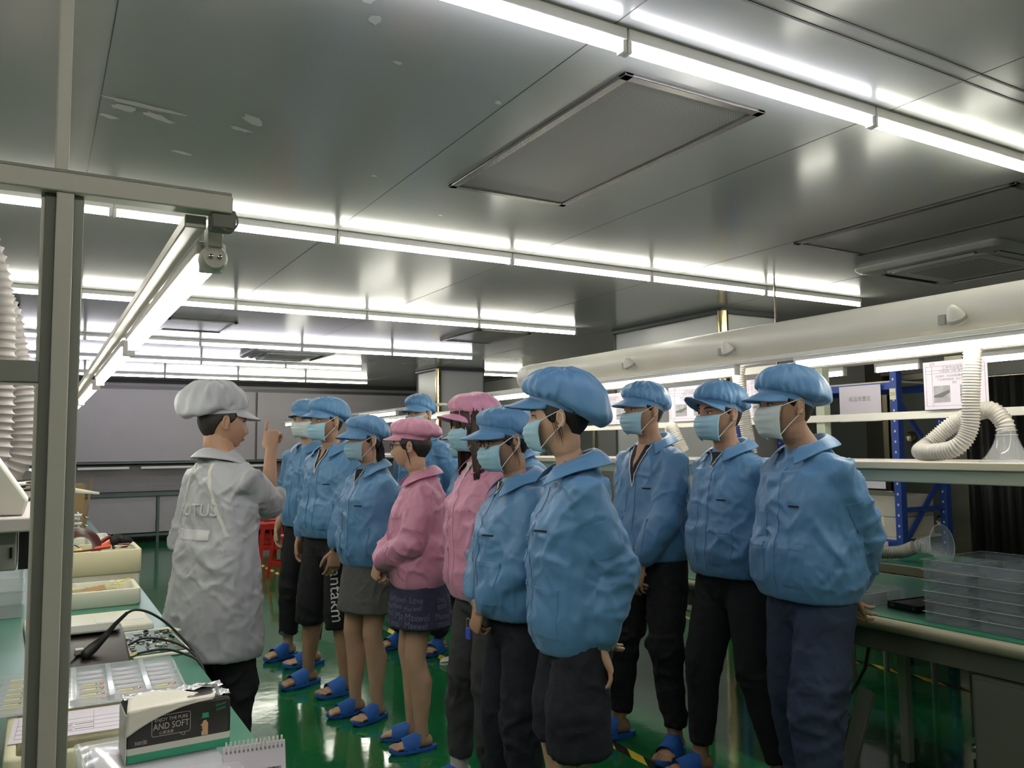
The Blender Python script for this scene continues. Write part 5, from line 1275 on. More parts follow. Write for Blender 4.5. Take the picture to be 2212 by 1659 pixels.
def person(name_label, pos, heading, H, top='blue', hem=.85, legs='pants', legcol='black', headyaw=0, headpitch=0, headroll=0, group=None,
           arms=('down', 'down'), feet=((-.10, 0), (.10, 0)), footang=(8, -8), footwear='slipper', fem=False, fat=1.0, mask=True, cap={}, hair='short',
           glasses=False, skin='skin', cap_col=None, mask_col='mask', mask_kw={}, watch=None, seed=1, legs_hem=.08, lean=0, vneck=None, collar_kw={}, leg_kw={}, crum=1.0, sleeve_end=1.0, coat=False, headf=(0, 0), hand_curl=None):
    k = H/1.70; root = empty('person', (pos[0], pos[1], 0), R(heading-90), name_label, 'person', group)
    sh = .148 if fem else .168; HB = V(headf[0], .046+headf[1], 1.600)*k
    HM = Matrix.Translation(HB) @ Matrix.Translation(V(0, -.02, -.06)) @ Euler((R(headpitch), R(headroll), R(headyaw)), 'XYZ').to_matrix().to_4x4() @ Matrix.Translation(V(0, .02, .06))
    hk = (.96 if fem else 1.0)*(.5+.5*k)*1.02
    LM = Matrix.Translation(V(0, 0, .95*k)) @ Matrix.Rotation(R(-lean), 4, 'X') @ Matrix.Translation(V(0, 0, -.95*k))  # upper body lean
    # ---- arms
    A = {}
    for i, sx in ((0, -1), (1, 1)):                     # 0 left (x<0), 1 right
        spec = arms[i]; S = V(sx*sh, -.005, 1.342)*k; l1, l2 = .275*k, .245*k
        if spec == 'down': Wp = V(sx*(sh+.07), .05, .875)*k; pole = V(sx*.4, -1, 0); hd = V(-sx*.05, .12, -1); hn = V(sx*1, .3, 0); ht = V(0, 1, 0)
        elif spec == 'back': Wp = V(sx*.035, -.185, .885)*k; pole = V(sx*1, -.75, 0); hd = V(-sx*.6, -.15, -.8); hn = V(0, 1, 0); ht = V(sx*1, 0, .3)
        elif spec == 'front': Wp = V(sx*.055, .20, .86)*k; pole = V(sx*1, -.25, -.1); hd = V(-sx*.45, .30, -.85); hn = V(sx*.35, 1, .3); ht = V(-sx*1, 0, .2)
        else: Wp, pole, hd, hn, ht = [Vector(q) for q in spec]; Wp = Wp*k
        E = two_bone(S, Wp, l1, l2, pole); u_ = Wp-E; Wp = E+u_.normalized()*l2
        A[i] = (S, E, Wp, hd, hn, ht, sx)
    # ---- legs
    L = {}
    for i, sx in ((0, -1), (1, 1)):
        Hj = V(sx*.088, -.005, .88)*k; F = V(feet[i][0], feet[i][1], 0); An = V(F.x, F.y, .085*k)
        Kn = two_bone(Hj, An, .405*k, .393*k, V(0, 1, 0)); L[i] = (Hj, Kn, An, F, sx)
    # ---- body: head, hands, feet finely, trunk and limbs under the clothes
    parts = []
    mb = head_mb(hk, fem); mb.tube([V(0, -.018, -.060)*hk, V(0, -.022, -.10)*hk], [.056*hk, .055*hk], 20, rnd=True); mb.xf(HM)
    nb = V(0, -.015, 1.37)*k; nb2 = V(0, .004, 1.44)*k; up_ = HM @ (V(0, -.020, -.085)*hk)
    mb2 = MB().tube([nb, nb2, (nb2+up_)/2, up_, up_+(up_-nb2)*.25], [.075*k, .060*k, .054*k, .054*k, .05*k] if not fem else [.066*k, .052*k, .046*k, .047*k, .045*k], 20, rnd=True); mb2.add(mb.v, mb.f)
    mb2.tube([V(0, -.02, 1.28)*k, V(0, -.015, 1.38)*k], [(.12*k, .07*k), (.07*k, .055*k)], 20, flat=(0, 1, 0), rnd=True)
    mb2.xf(LM); parts.append((mb2, .0036, 3))
    for i in (0, 1):
        S, E, Wp, hd, hn, ht, sx = A[i]; cu_ = hand_curl[i] if hand_curl and hand_curl[i] else dict(curl=(22, 28, 22))
        hm = hand_mb(Wp, hd, hn, ht, k*(.93 if fem else 1.02), **cu_)
        hm.tube([E.lerp(Wp, .45), E.lerp(Wp, .8), Wp], [.034*k, .029*k, .025*k], 14, rnd=True); hm.xf(LM); parts.append((hm, .0034, 2))
        Hj, Kn, An, F, sx = L[i]
        if footwear != 'shoe':
            fm = foot_mb((F.x, F.y), R(footang[i]), k*(.92 if fem else .98), sx); fm.tube([An.lerp(Kn, .10), An.lerp(Kn, .04), An+V(0, 0, -.02)], [.031*k, .033*k, .034*k], 14, rnd=True); parts.append((fm, .0036, 1))
    tb = MB()
    tb.tube([V(0, 0, .90)*k, V(0, 0, .95)*k, V(0, 0, 1.05)*k, V(0, 0, 1.22)*k, V(0, -.01, 1.34)*k, V(0, -.015, 1.40)*k], [(.15*k, .095*k), (.155*k, .10*k), (.125*k, .085*k), (.145*k, .095*k), (.125*k, .07*k), (.07*k, .055*k)], 20, flat=(0, 1, 0), rnd=True)
    for i in (0, 1):
        S, E, Wp, *_ , sx = A[i]; tb.tube([S+(E-S)*.12, S.lerp(E, .5), E, E.lerp(Wp, .3), E.lerp(Wp, .6)], [.034*k, .040*k, .036*k, .038*k, .033*k], 14, rnd=True)
    nb_ = len(tb.v); tb.xf(LM)
    for i in (0, 1):
        Hj, Kn, An, F, sx = L[i]; ca = (An-Kn).normalized(); bk = V(0, -1, 0); th_ = .082 if fem else .08
        tb.tube([Hj, Hj.lerp(Kn, .35), Hj.lerp(Kn, .75), Kn, Kn.lerp(An, .12)+bk*.006, Kn.lerp(An, .32)+bk*.020*k, Kn.lerp(An, .6)+bk*.010, Kn.lerp(An, .85), An], [q*k*(.8 if legs == 'pants' else 1) for q in (th_, th_*.93, .062, .056, .054, .060, .049, .037/(.85 if legs == 'pants' else 1), .035/(.8 if legs == 'pants' else 1))], 18, rnd=True)
        if legs != 'pants': tb.ell(Kn+V(0, .030*k, 0), .028*k, .022*k, .034*k)
    parts.append((tb, .008, 3))
    allm = MB()
    for mbx, vx, it in parts:
        v_, f_ = hidden_remesh(mbx, vx, it); allm.add(v_, f_)
    body = link('body', mesh_from('body', allm.v, allm.f, M[skin]), root)
    # ---- face: eyes, brows
    for sx in (-1, 1):
        e = MB().ell((sx*.031*hk, .0815*hk, -.003*hk), .0125*hk, .008*hk, .0036*hk, 16); e.xf(LM @ HM); eo = build(e, 'eye', M['eye'], root)
        e = MB().ell((sx*.031*hk, .0872*hk, -.003*hk), .0052*hk, .0036*hk, .0036*hk, 14); e.xf(LM @ HM); build(e, 'iris', M['iris'], eo)
        pts = [V(sx*(.014+.034*t), .098-.016*t*t-.004, .0155+.006*math.sin(t*2.6))*hk for t in (0, .25, .5, .75, 1)]
        e = MB().tube(pts, [(.003, .0022), (.0042, .0022), (.004, .002), (.003, .002), (.0014, .001)], 8, flat=(0, 1, 0)); e.xf(LM @ HM); build(e, 'eyebrow', M['hair'], root)
        pts = [V(sx*(.017+.028*t), .0925-.010*(t-.4)**2*4-.001, .0015+.0035*math.sin(t*PI))*hk for t in (0, .25, .5, .75, 1)]
        e = MB().tube(pts, .0015, 6); e.xf(LM @ HM); build(e, 'eyelid_line', M['hair'], eo)
    if not mask:
        e = MB().ell((0, .0895*hk, -.0752*hk), .020*hk, .0065*hk, .0065*hk, 14); e.xf(LM @ HM); build(e, 'lips', M['lip'], root)
    # ---- hair
    hc = 'hair_b' if hair == 'long' else 'hair'
    def low_short(ph):
        a = abs(math.degrees(ph))
        return .62 if a < 50 else (.62-.62*(a-50)/25 if a < 75 else (.0-.12*(a-75)/12 if a < 87 else (.02 if a < 108 else (-.05-.72*min(1, (a-108)/32)))))
    def low_fem(ph):
        a = abs(math.degrees(ph))
        return .55 if a < 45 else (.55-.75*(a-45)/30 if a < 75 else (-.20 if a < 88 else (.0 if a < 104 else -.15-.45*min(1, (a-104)/30))))
    hs = hair_shell(hk, fem, low_short if hair == 'short' else low_fem, .006 if hair == 'short' else .009, seed); hs.xf(LM @ HM); ho = build(hs, 'hair', M[hc], root, angle=180)
    rd = random.Random(seed*11)
    def locks(name, starts, par, col, wd_=1.0):
        mb = MB()
        for pts, r_ in starts: mb.tube(pts, [(r_*.9*wd_, r_*.5), (r_*1.1*wd_, r_*.6), (r_*1.05*wd_, r_*.5), (r_*.8*wd_, r_*.35), (r_*.10*wd_, r_*.06)], 7, flat=V(pts[0].x, pts[0].y, 0).normalized())
        mb.xf(LM @ HM); return build(mb, name, M[col], par, angle=180)
    if hair == 'long':
        st = []
        for q in range(300):
            a = R(rd.uniform(62, 298)); rr = 1+rd.uniform(-.06, .10); z0 = rd.uniform(-.01, .07); x, y = math.sin(a)*.084*hk*rr, math.cos(a)*.100*hk*rr
            if math.cos(a) > .0: y *= .75
            Lh = rd.uniform(.30, .42); ox, oy = x*.18+rd.uniform(-.01, .01), -.02+rd.uniform(-.012, .012)
            if abs(math.degrees(a)-180) > 70 : Lh *= .9; oy = .01
            P0 = V(x, y, z0); st.append(([P0, P0+V(ox*.2, oy*.3, -Lh*.25), P0+V(ox*.5, oy*.7, -Lh*.5), P0+V(ox*.8, oy, -Lh*.75), P0+V(ox, oy*1.1, -Lh)], rd.uniform(.0035, .006)))
        locks('hair_lengths', st, ho, hc, 2.4); st = []
        for q in range(80):
            a = R(rd.uniform(-64, 64)); x, y = math.sin(a)*.080*hk, math.cos(a)*.100*hk+.004; Lh = rd.uniform(.055, .085)+.03*abs(math.sin(a))
            P0 = V(x, y, .058); st.append(([P0, P0+V(x*.05, .004, -Lh*.3), P0+V(x*.10, .004, -Lh*.55), P0+V(x*.12, .001, -Lh*.8), P0+V(x*.12+rd.uniform(-.004, .004), -.002, -Lh)], rd.uniform(.0018, .003)))
        locks('fringe', st, ho, hc, 1.5)
    if hair == 'pony':
        st = []
        for q in range(70):
            P0 = V(rd.uniform(-.03, .03), -.085*hk+rd.uniform(-.015, .01), rd.uniform(-.05, .01)); Lh = rd.uniform(.22, .30); w2 = rd.uniform(-.03, .03)
            st.append(([P0, P0+V(w2*.3, -.022, -Lh*.22), P0+V(w2*.7, -.026, -Lh*.5), P0+V(w2, -.018, -Lh*.78), P0+V(w2*.8, -.010, -Lh)], rd.uniform(.006, .009)))
        locks('ponytail', st, ho, hc, 1.4)
    if hair in ('pony', 'wisps', 'bun'):
        st = []
        for sx in (-1, 1):
            for q in range(9):
                P0 = V(sx*.078*hk, .012+rd.uniform(-.01, .01), .01); Lh = rd.uniform(.05, .13); st.append(([P0, P0+V(sx*.003, -.004, -Lh*.25), P0+V(sx*.004, -.012, -Lh*.5), P0+V(sx*.0, -.02, -Lh*.75), P0+V(-sx*.004, -.024, -Lh)], .0009))
        locks('loose_strands', st, ho, hc)
    # ---- cap, mask, glasses
    ck = dict(seed=seed); ck.update(cap); cap_parts(root, LM @ HM, hk, cap_col or top, **ck)
    if mask: mask_part(root, LM @ HM, hk, mask_col, seed=seed, **mask_kw)
    if glasses:
        mb = MB()
        for sx in (-1, 1):
            pts = [V(sx*.032+.024*math.cos(a)*(1.0), .104-.004*abs(math.cos(a)*1.0), -.006+.018*math.sin(a))*hk for a in [2*PI*q/18 for q in range(19)]]
            mb.tube(pts, .0018, 6, cap=False); mb.tube([V(sx*.055, .100, .002)*hk, V(sx*.080, .05, .004)*hk, V(sx*.084, -.006, .004)*hk, V(sx*.084, -.022, -.010)*hk], .0018, 6)
        mb.tube([V(-.009, .105, -.003)*hk, V(0, .109, 0)*hk, V(.009, .105, -.003)*hk], .0016, 6); mb.xf(LM @ HM); go = build(mb, 'glasses', M['glasses'], root)
    # ---- jacket
    jb = MB(); f_ = fat; hz = hem
    rr = [(hz-.012, .186*f_, .132*f_, .006), (hz+.02, .196*f_, .142*f_, .006), (hz+.09, .205*f_, .150*f_, .008), (max(hz+.17, 1.0*k), .200*f_, .146*f_, .006), (1.13*k, .192*f_, .135*f_, .0), (1.24*k, .192*f_, .130*f_, -.002), (1.325*k, .184*f_, .115*f_, -.008), (1.365*k, .150, .096, -.012), (1.398*k, .116, .082, -.014), (1.432*k, .084, .070, -.014), (1.452*k, .066, .062, -.014)]
    if coat: rr = [(hz, .240*f_, .20*f_, .0), (hz+.02, .242*f_, .202*f_, .0), (hz+.2, .228*f_, .185*f_, .0), (hz+.38, .213*f_, .163*f_, .0)]+rr[4:]
    if fem:
        rr = [(z, a*(.93 if z > 1.1*k else .97), b*(1.0 if z < 1.1*k else .98)+(.010 if 1.12*k < z < 1.28*k else 0), c+(.012 if 1.12*k < z < 1.28*k else 0)) for z, a, b, c in rr]
    rings = []
    for z, a, b, yc in rr:
        row = []
        for q in range(40):
            t = 2*PI*q/40; ct, st_ = math.cos(t), math.sin(t); e = .86
            row.append(V(math.copysign(abs(ct)**e, ct)*a*(k if z > 1.36*k else (.5+.5*k)), yc+math.copysign(abs(st_)**e, st_)*b*(.5+.5*k), z))
        rings.append(row)
    jb.rings(rings)
    for i in (0, 1):
        S, E, Wp, hd, hn, ht, sx = A[i]; inn = V(sx*(sh-.07), -.008, 1.362)*k; se = sleeve_end[i] if isinstance(sleeve_end, (list, tuple)) else sleeve_end
        sl = [inn, S+V(0, 0, -.003), S.lerp(E, .3), S.lerp(E, .65), E+(E-(S+Wp)/2).normalized()*.008]; sr = [.058, .066, .073, .072, .070]
        for t, r_ in ((.25, .068), (.5, .066), (.75, .060), (.90, .048), (.955, .036), (1.0, .034)):
            if t <= se+.001: sl.append(E.lerp(Wp, t)); sr.append(r_)
        if se < .9: sr[-1] = .074; sr[-2] = .074
        jb.tube(sl, [q*k*(.5+.5*f_)*(.93 if fem else 1) for q in sr], 18, rnd=False)
    jb.xf(LM)
    v_, fc = hidden_remesh(jb, .0088, 10, .5)
    v_ = crumple(v_, fc, crum*1.1, seed, 1, .45, lambda v: min(1, max(.25, (v.z-hz)/.05)) if v.z < hz+.05 else 1)
    jm = mesh_from('jacket', v_, fc, M[top]); jo = link('jacket' if not coat else 'lab_coat', jm, root)
    bvh = BVHTree.FromPolygons(v_, fc)
    # hem roll, placket, pockets, pen slot
    def P3(dy=1): return V(0, dy*.25, 0)
    F_, Bk = V(0, -1, 0), V(0, 1, 0)
    if not coat:
        mb = drape(bvh, P3(), (1, 0, 0), (0, 0, 1), F_, -.020, .020, hem+.008, 1.36*k, 3, 50, .003, thick=.004); build(mb, 'placket', M[top], jo, angle=60)
        for sx in (-1, 1):
            x0, x1 = sorted((sx*.045, sx*.150)); zt = hem+.20
            mb = drape(bvh, P3(), (1, 0, 0), (0, 0, 1), F_, x0, x1, hem+.05, zt, 12, 14, .0032, thick=.004); po = build(mb, 'pocket', M[top], jo, angle=60)
            mb = drape(bvh, P3(), (1, 0, 0), (0, 0, 1), F_, x0, x1, zt-.016, zt, 12, 2, .0060, thick=.004); build(mb, 'pocket_hem', M[top], po, angle=60)
        mb = drape(bvh, P3(), (1, 0, 0), (0, 0, 1), F_, -.115, -.070, 1.215*k, 1.222*k, 6, 1, .0040, thick=.004); build(mb, 'chest_slot', M['navy'] if top != 'pink' else M['pink'], jo)
        mb = drape(bvh, P3(), (1, 0, 0), (0, 0, 1), F_, .045, .13, 1.10*k, 1.19*k, 8, 8, .0030, thick=.004); build(mb, 'chest_pocket', M[top], jo, angle=60)
        # sleeve patch on the left upper arm
        S, E = A[0][0], A[0][1]; mid = LM @ S.lerp(E, .55); ad = (LM @ E-LM @ S).normalized(); out_ = V(-1, .25, 0); out_ = (out_-ad*out_.dot(ad)).normalized(); tx = out_.cross(ad)
        mb = drape(bvh, mid, tx, -ad, -out_, -.045, .045, -.055, .055, 8, 8, .0035, thick=.004); build(mb, 'sleeve_patch', M[top], jo, angle=60)
    cl = dict(k=k, NM=LM); cl.update(collar_kw); cl.pop('k'); 
    collar(root, jo, k, top, **{**dict(NM=LM, rx=.066 if not fem else .058, ry=.070 if not fem else .062), **collar_kw})
    if vneck:
        dep, wd, vc = vneck
        def vs_(u_, v__, x, z): return (x*(v__**1.0), z)
        mb = drape(bvh, P3(), (1, 0, 0), (0, 0, 1), F_, -wd, wd, (1.425-dep)*k, 1.425*k, 10, 14, .0052, shape=vs_); build(mb, 'shirt_front', M[vc], root)
        if dep > .12:
            mb = drape(bvh, P3(), (1, 0, 0), (0, 0, 1), F_, -wd*.5, wd*.5, (1.425-dep*.55)*k, 1.430*k, 6, 8, .0068, shape=vs_); build(mb, 'bare_neck', M[skin], root)
        for sx in (-1, 1):
            def ls(u_, v__, x, z, sx=sx): return (sx*(wd*v__+.006*(u_-.5)), z)
            mb = drape(bvh, P3(), (1, 0, 0), (0, 0, 1), F_, 0, 1, (1.425-dep)*k, 1.425*k, 2, 16, .0068, shape=ls); build(mb, 'zip_edge', M['white_trim'], jo)
    # ---- lower garments
    if legs in ('pants', 'shorts', 'cropped'):
        pb = MB(); lh = legs_hem
        top_z = hem+.10
        ww = .168*(.5+.5*f_)
        pb.tube([V(0, 0, top_z), V(0, -.004, .93*k), V(0, -.008, .84*k)], [(ww*.95, .115), (ww, .122), (ww*.98, .118)], 28, flat=(0, 1, 0), rnd=True)
        prof = leg_kw.get('prof', [(0, .098), (.12, .096), (.3, .088), (.5, .078), (.62, .070), (.75, .066), (.9, .058), (1, .050)])
        for i in (0, 1):
            Hj, Kn, An, F, sx = L[i]; pts, rad = [], []
            tot = [Hj, Hj.lerp(Kn, .25), Hj.lerp(Kn, .6), Kn, Kn.lerp(An, .25), Kn.lerp(An, .5), Kn.lerp(An, .8), An+V(0, 0, -.02)]
            for p, (_, r_) in zip(tot, prof):
                if p.z > lh-.02: pts.append(p+V(0, -.004, 0)); rad.append(r_*k)
            if pts[-1].z > lh+.01:
                a_, b_ = pts[-1], An; t = (a_.z-lh)/(a_.z-b_.z); pts.append(a_.lerp(b_, t)); rad.append(rad[-1]*leg_kw.get('end', .97))
            pb.tube(pts, rad, 22)
        v_, fc = hidden_remesh(pb, .0095, 4, .5)
        kz = .47*k
        def wr(v): return 1.0 if legs != 'pants' else (.8+1.2*math.exp(-((v.z-kz)/.10)**2)+1.2*math.exp(-((v.z-.14)/.08)**2))
        v_ = crumple(v_, fc, leg_kw.get('crum', .7)*.8, seed+20, 1.0, 1.4, wr)
        lo = link('trousers' if legs == 'pants' else 'shorts', mesh_from('legs', v_, fc, M[legcol]), root); lb = BVHTree.FromPolygons(v_, fc)
        if leg_kw.get('turnup'):
            for i in (0, 1):
                Hj, Kn, An, F, sx = L[i]; t = (Kn.z-lh)/(Kn.z-An.z); c0 = Kn.lerp(An, t); c1 = Kn.lerp(An, t-.14)
                mb = MB().tube([c0, c1], .060*k, 24); build(mb, 'turn_up', M['cuff_grey'], lo)
    elif legs == 'skirt':
        lh = legs_hem; pb = MB(); rs = []; n = 8
        for j in range(n+1):
            t = j/n; z = hem+.12-(hem+.12-lh)*t; fl = leg_kw.get('flare', .02)
            rs.append([V(math.cos(q)*(.155+.020*t+fl*t)*(1+.02*t*math.sin(7*q))*(.5+.5*f_), -.004+math.sin(q)*(.118+.020*t+fl*t*.8)*(1+.03*t*math.sin(5*q+1)), z) for q in [2*PI*m_/48 for m_ in range(48)]])
        pb.rings(rs); v_, fc = hidden_remesh(pb, .008, 2, .5); v_ = crumple(v_, fc, .5, seed+9, 1, .3)
        lo = link('skirt', mesh_from('skirt', v_, fc, M[legcol]), root); lb = BVHTree.FromPolygons(v_, fc)
    # ---- footwear
    for i in (0, 1):
        F, sx = L[i][3], L[i][4]; s2 = k*(.92 if fem else .98)
        if footwear == 'shoe': shoe(root, (F.x, F.y), R(footang[i]), s2, sx, leg_kw.get('shoe', 'white_plastic'))
        else:
            slipper(root, (F.x, F.y), R(footang[i]), s2*1.03, sx)
            if footwear == 'sock':
                fm = foot_mb((F.x, F.y), R(footang[i]), s2*1.04, sx); An = L[i][2]; fm.tube([An+V(0, 0, .055), An+V(0, 0, -.02)], [.040*k, .038*k], 16, rnd=True); v_, fc = hidden_remesh(fm, .005, 3)
                link('sock', mesh_from('sock', v_, fc, M['sock']), root)
    if watch is not None:
        i, col, fr = watch; S, E, Wp, *_ = A[i]; d_ = (Wp-E).normalized(); c_ = LM @ (Wp+d_*fr)
        mb = MB().tube([c_-d_*.009, c_+d_*.009], .0300*k, 20); wo = build(mb, 'wristband', M[col], root)
        n_ = A[i][4]; n_ = (n_-d_*n_.dot(d_)).normalized()
        mb = MB().tube([c_+n_*.025*k, c_+n_*.036*k], .017, 20); build(mb, 'watch_face', M[col], wo, .002)
    return dict(root=root, A=A, L=L, bvh=bvh, jo=jo, LM=LM, HM=HM, k=k, lb=lb, lo=lo, hk=hk)

ROW = 'people standing in two rows'
JOG = [(0, .098), (.12, .097), (.3, .090), (.5, .080), (.62, .068), (.75, .064), (.9, .052), (1, .042)]
# speaker in the white coat, seen from behind, right arm raised
p0 = person('man in white lab coat and floppy white cap seen from behind, raising a hand', (.68, 3.68), 24, 1.67, top='white_coat', hem=.585, coat=True, legs='pants', legcol='black', mask=False, skin='skin_b',
    arms=(((-.185, .20, .95), (-.2, -1, 0), (0, .4, -1), (-1, 0, 0), (0, 1, 0)), ((.005, .245, 1.475), (-.2, .5, -1), (-.12, .06, 1), (.3, -1, .1), (-1, 0, .3))),
    hand_curl=(None, dict(curl=(70, 75, 50), index=(12, 8, 6), spread=4, thumb=50)), cap=dict(puff=.012, bulge=.085, droop=.040, top=.125, tall=.030, vis=.065, vdrop=.035, zf=.044, zb=.020, noi=2.0, pleats=0), headyaw=-18, headf=(-.045, -.035), sleeve_end=(1, .27), seed=3, fat=.91, crum=1.15, lean=3,
    collar_kw=dict(z=1.43, leaf=.07, tip=.04), feet=((-.12, 0), (.12, 0)), footwear='shoe', leg_kw=dict(shoe='black_p'))
W_ = (0, 1, 0)
mb = project_text(p0['bvh'], 'NOTUS', .075, (.0, -.25, 1.195), (1, 0, 0), (0, 0, 1), W_, .0085, 0); build(mb, 'back_lettering', M['print_coat'], p0['jo'])
mb = drape(p0['bvh'], (0, -.25, 0), (1, 0, 0), (0, 0, 1), W_, -.10, .10, 1.075, 1.115, 16, 3, .003, thick=.003); build(mb, 'back_label', M['print_coat'], p0['jo'])
for sx in (-1, 1):
    def seam(u_, v__, x, z, sx=sx): return (sx*(.06+.10*v__**1.6+.012*u_), z)
    mb = drape(p0['bvh'], (0, -.25, 0), (1, 0, 0), (0, 0, 1), W_, 0, 1, 1.39, 1.09, 2, 30, .003, thick=.003, shape=seam); build(mb, 'raglan_seam', M['white_trim'], p0['jo'])
# rolled sleeve ring of the raised arm
S, E, Wp = p0['A'][1][:3]; c0, c1 = p0['LM'] @ E.lerp(Wp, .02), p0['LM'] @ E.lerp(Wp, .27)
mb = MB().tube([c0, c0.lerp(c1, .3), c0.lerp(c1, .8), c1, c0.lerp(c1, .97)], [.064, .070, .069, .060, .042], 26); v_, fc = hidden_remesh(mb, .006, 4); v_ = crumple(v_, fc, .9, 77)
link('rolled_cuff', mesh_from('rolled_cuff', v_, fc, M['white_coat']), p0['jo'])

# back row (nearer the tape): partly hidden ones first
person('man in blue behind the short woman in pink, only cap, eyes and mask showing', (2.46, 5.52), 205, 1.80, hem=.90, legcol='black', headyaw=10, group=ROW, arms=('down', 'down'), seed=31, legs_hem=.12, feet=((-.17, .02), (.17, .05)))
person('person almost hidden behind the long-haired woman in pink, one white shoe showing', (2.55, 4.93), 185, 1.58, fem=True, hem=.80, legcol='black', group=ROW, seed=32, footwear='shoe', arms=('down', 'down'), hair='wisps', feet=((-.09, .02), (.09, .0)), cap=dict(bulge=.02, puff=.012))
person('person in blue mostly hidden between the long-haired woman and the woman with the blue tag', (2.47, 4.14), 185, 1.66, fem=True, hem=.80, legcol='black', group=ROW, seed=33, hair='wisps', vneck=(.10, .03, 'navy'))
person('man in blue with open dark shirt collar, hands crossed low in front', (2.68, 3.20), 182, 1.73, hem=.90, legcol='black', headyaw=-6, group=ROW, skin='skin_b',
    arms=(((-.105, .175, .865), (-1, -.25, -.1), (.25, .25, -1), (-.3, 1, .2), (.8, 0, 0)), ((-.02, .165, .875), (1, -.25, -.1), (-.35, .2, -1), (.3, 1, .2), (-.8, 0, 0))), seed=4, vneck=(.20, .062, 'navy'), collar_kw=dict(open_=52, leaf=.06, tip=.03, tilt=.06),
    leg_kw=dict(prof=JOG, crum=.9), legs_hem=.13, feet=((-.19, .06), (.15, .12)), footang=(24, -14), cap=dict(bulge=.030, puff=.016, vis=.075, vdrop=.030, zf=.044), watch=(1, 'silver', -.02))
person('man in blue with upturned visor between two taller blue jackets, hands behind him', (2.68, 2.67), 176, 1.69, hem=.89, legcol='black', headyaw=0, group=ROW, skin='skin_b', arms=('back', 'back'), seed=5, fat=1.04, collar_kw=dict(open_=34, leaf=.06, tip=.03), vneck=(.07, .035, 'navy'),
    feet=((-.24, -.02), (.10, .12)), footang=(6, -6), legs_hem=.14, leg_kw=dict(prof=JOG, crum=.6), cap=dict(bulge=.022, puff=.020, vis=.075, vdrop=-.022, zf=.040, zb=-.008, top=.124, vcurve=.05), mask_kw=dict(zt=-.016))
person('tall man in blue jacket and blue jeans, rightmost of the group, hands behind back', (2.57, 2.16), 170, 1.70, hem=.88, legcol='jeans', headyaw=-10, headf=(0, .03), group=ROW, skin='skin_b', arms=('back', 'back'), seed=6, fat=1.10, mask_col='mask_w', collar_kw=dict(open_=30, leaf=.065, tip=.04),
    legs_hem=.02, feet=((-.14, .10), (.12, -.05)), cap=dict(bulge=.045, puff=.028, vis=.075, vdrop=.032, top=.130), leg_kw=dict(prof=[(0, .104), (.12, .103), (.3, .098), (.5, .088), (.62, .082), (.75, .078), (.9, .074), (1, .072)], crum=1.1), mask_kw=dict(zt=-.010, zb=-.125))
# front row from the far end
p1 = person('man in blue at the far left of the row, facing the camera, trousers turned up', (1.66, 5.66), 212, 1.75, hem=.925, legcol='black', headyaw=8, group=ROW, arms=('down', 'down'), seed=11, sleeve_end=(1, .72), mask_col='mask_w',
    feet=((-.12, .10), (.17, .02)), footang=(-26, -8), legs_hem=.165, leg_kw=dict(turnup=True, crum=.6), cap=dict(bulge=.006, puff=.014, vis=.065, vdrop=.024, top=.122))
p2 = person('man in blue jacket and lettered black cropped trousers, black watch on his wrist', (1.58, 4.92), 203, 1.72, hem=.92, legs='cropped', legcol='black', headyaw=-4, group=ROW, arms=(((-.19, .16, .80), (-.3, -1, 0), (-.05, .1, -1), (-1, .3, 0), (0, 1, 0)), 'down'), seed=12, watch=(0, 'watch', .0), fat=1.03, vneck=(.14, .035, 'navy'), 
    legs_hem=.38, feet=((-.16, .02), (.17, .03)), footang=(-12, -6), cap=dict(bulge=.032, puff=.026, vis=.075, vdrop=.028, top=.124), collar_kw=dict(open_=36), leg_kw=dict(prof=[(0, .104), (.12, .103), (.3, .098), (.5, .092), (.62, .086), (.75, .07), (.9, .06), (1, .05)], end=.98), skin='skin_b')
L_ = p2['L'][0]; kk = L_[0].lerp(L_[1], .72)
mb = project_text(p2['lb'], 'antakm', .115, (kk.x-.25*.0, .0, kk.z-.02), (.90, .43, 0), (0, 0, 1), V(.43, -.90, 0).normalized()*1.0, .004, R(98)) if False else project_text(p2['lb'], 'antakm', .105, (kk.x-.028, .02, kk.z-.015), V(-.94, -.34, 0), (0, 0, 1), V(.34, -.94, 0), .009, R(-84)); build(mb, 'leg_lettering', M['print_white'], p2['lo'])
person('woman in blue jacket and short grey skirt with dark hair tied back', (1.60, 4.31), 194, 1.59, fem=True, hem=.825, legs='skirt', legcol='grey_skirt', headyaw=2, group=ROW, arms=('back', 'back'), seed=13, hair='pony', legs_hem=.57, leg_kw=dict(flare=.035), vneck=(.09, .035, 'navy'), cap=dict(bulge=.045, puff=.016, vis=.08, vdrop=.04, zf=.044, zb=-.02, top=.122, vcurve=.04), feet=((-.075, .0), (.085, .03)), collar_kw=dict(open_=36, tip=.04))
p4 = person('short woman in pink with glasses and a lettered denim skirt, hands clasped', (1.66, 3.77), 166, 1.55, fem=True, top='pink', hem=.78, legs='skirt', legcol='denim_skirt', headyaw=-24, group=ROW, mask=False, glasses=True, hair='bun',
    arms=(((-.03, .225, .975), (-1, -.55, .0), (.3, .25, -1), (-.5, 1, .2), (.7, .2, 0)), ((.045, .215, .96), (1, -.4, -.1), (-.3, .2, -1), (.5, 1, .2), (-.7, 0, 0))), hand_curl=(dict(curl=(50, 55, 40)), dict(curl=(45, 55, 40))), seed=14, legs_hem=.585, leg_kw=dict(flare=.03), cap=dict(bulge=.035, puff=.026, vis=.05, vdrop=.018, zf=.044, zb=.022, top=.125, pleats=18, noi=1.4), fat=1.0, feet=((-.075, .0), (.085, .02)))
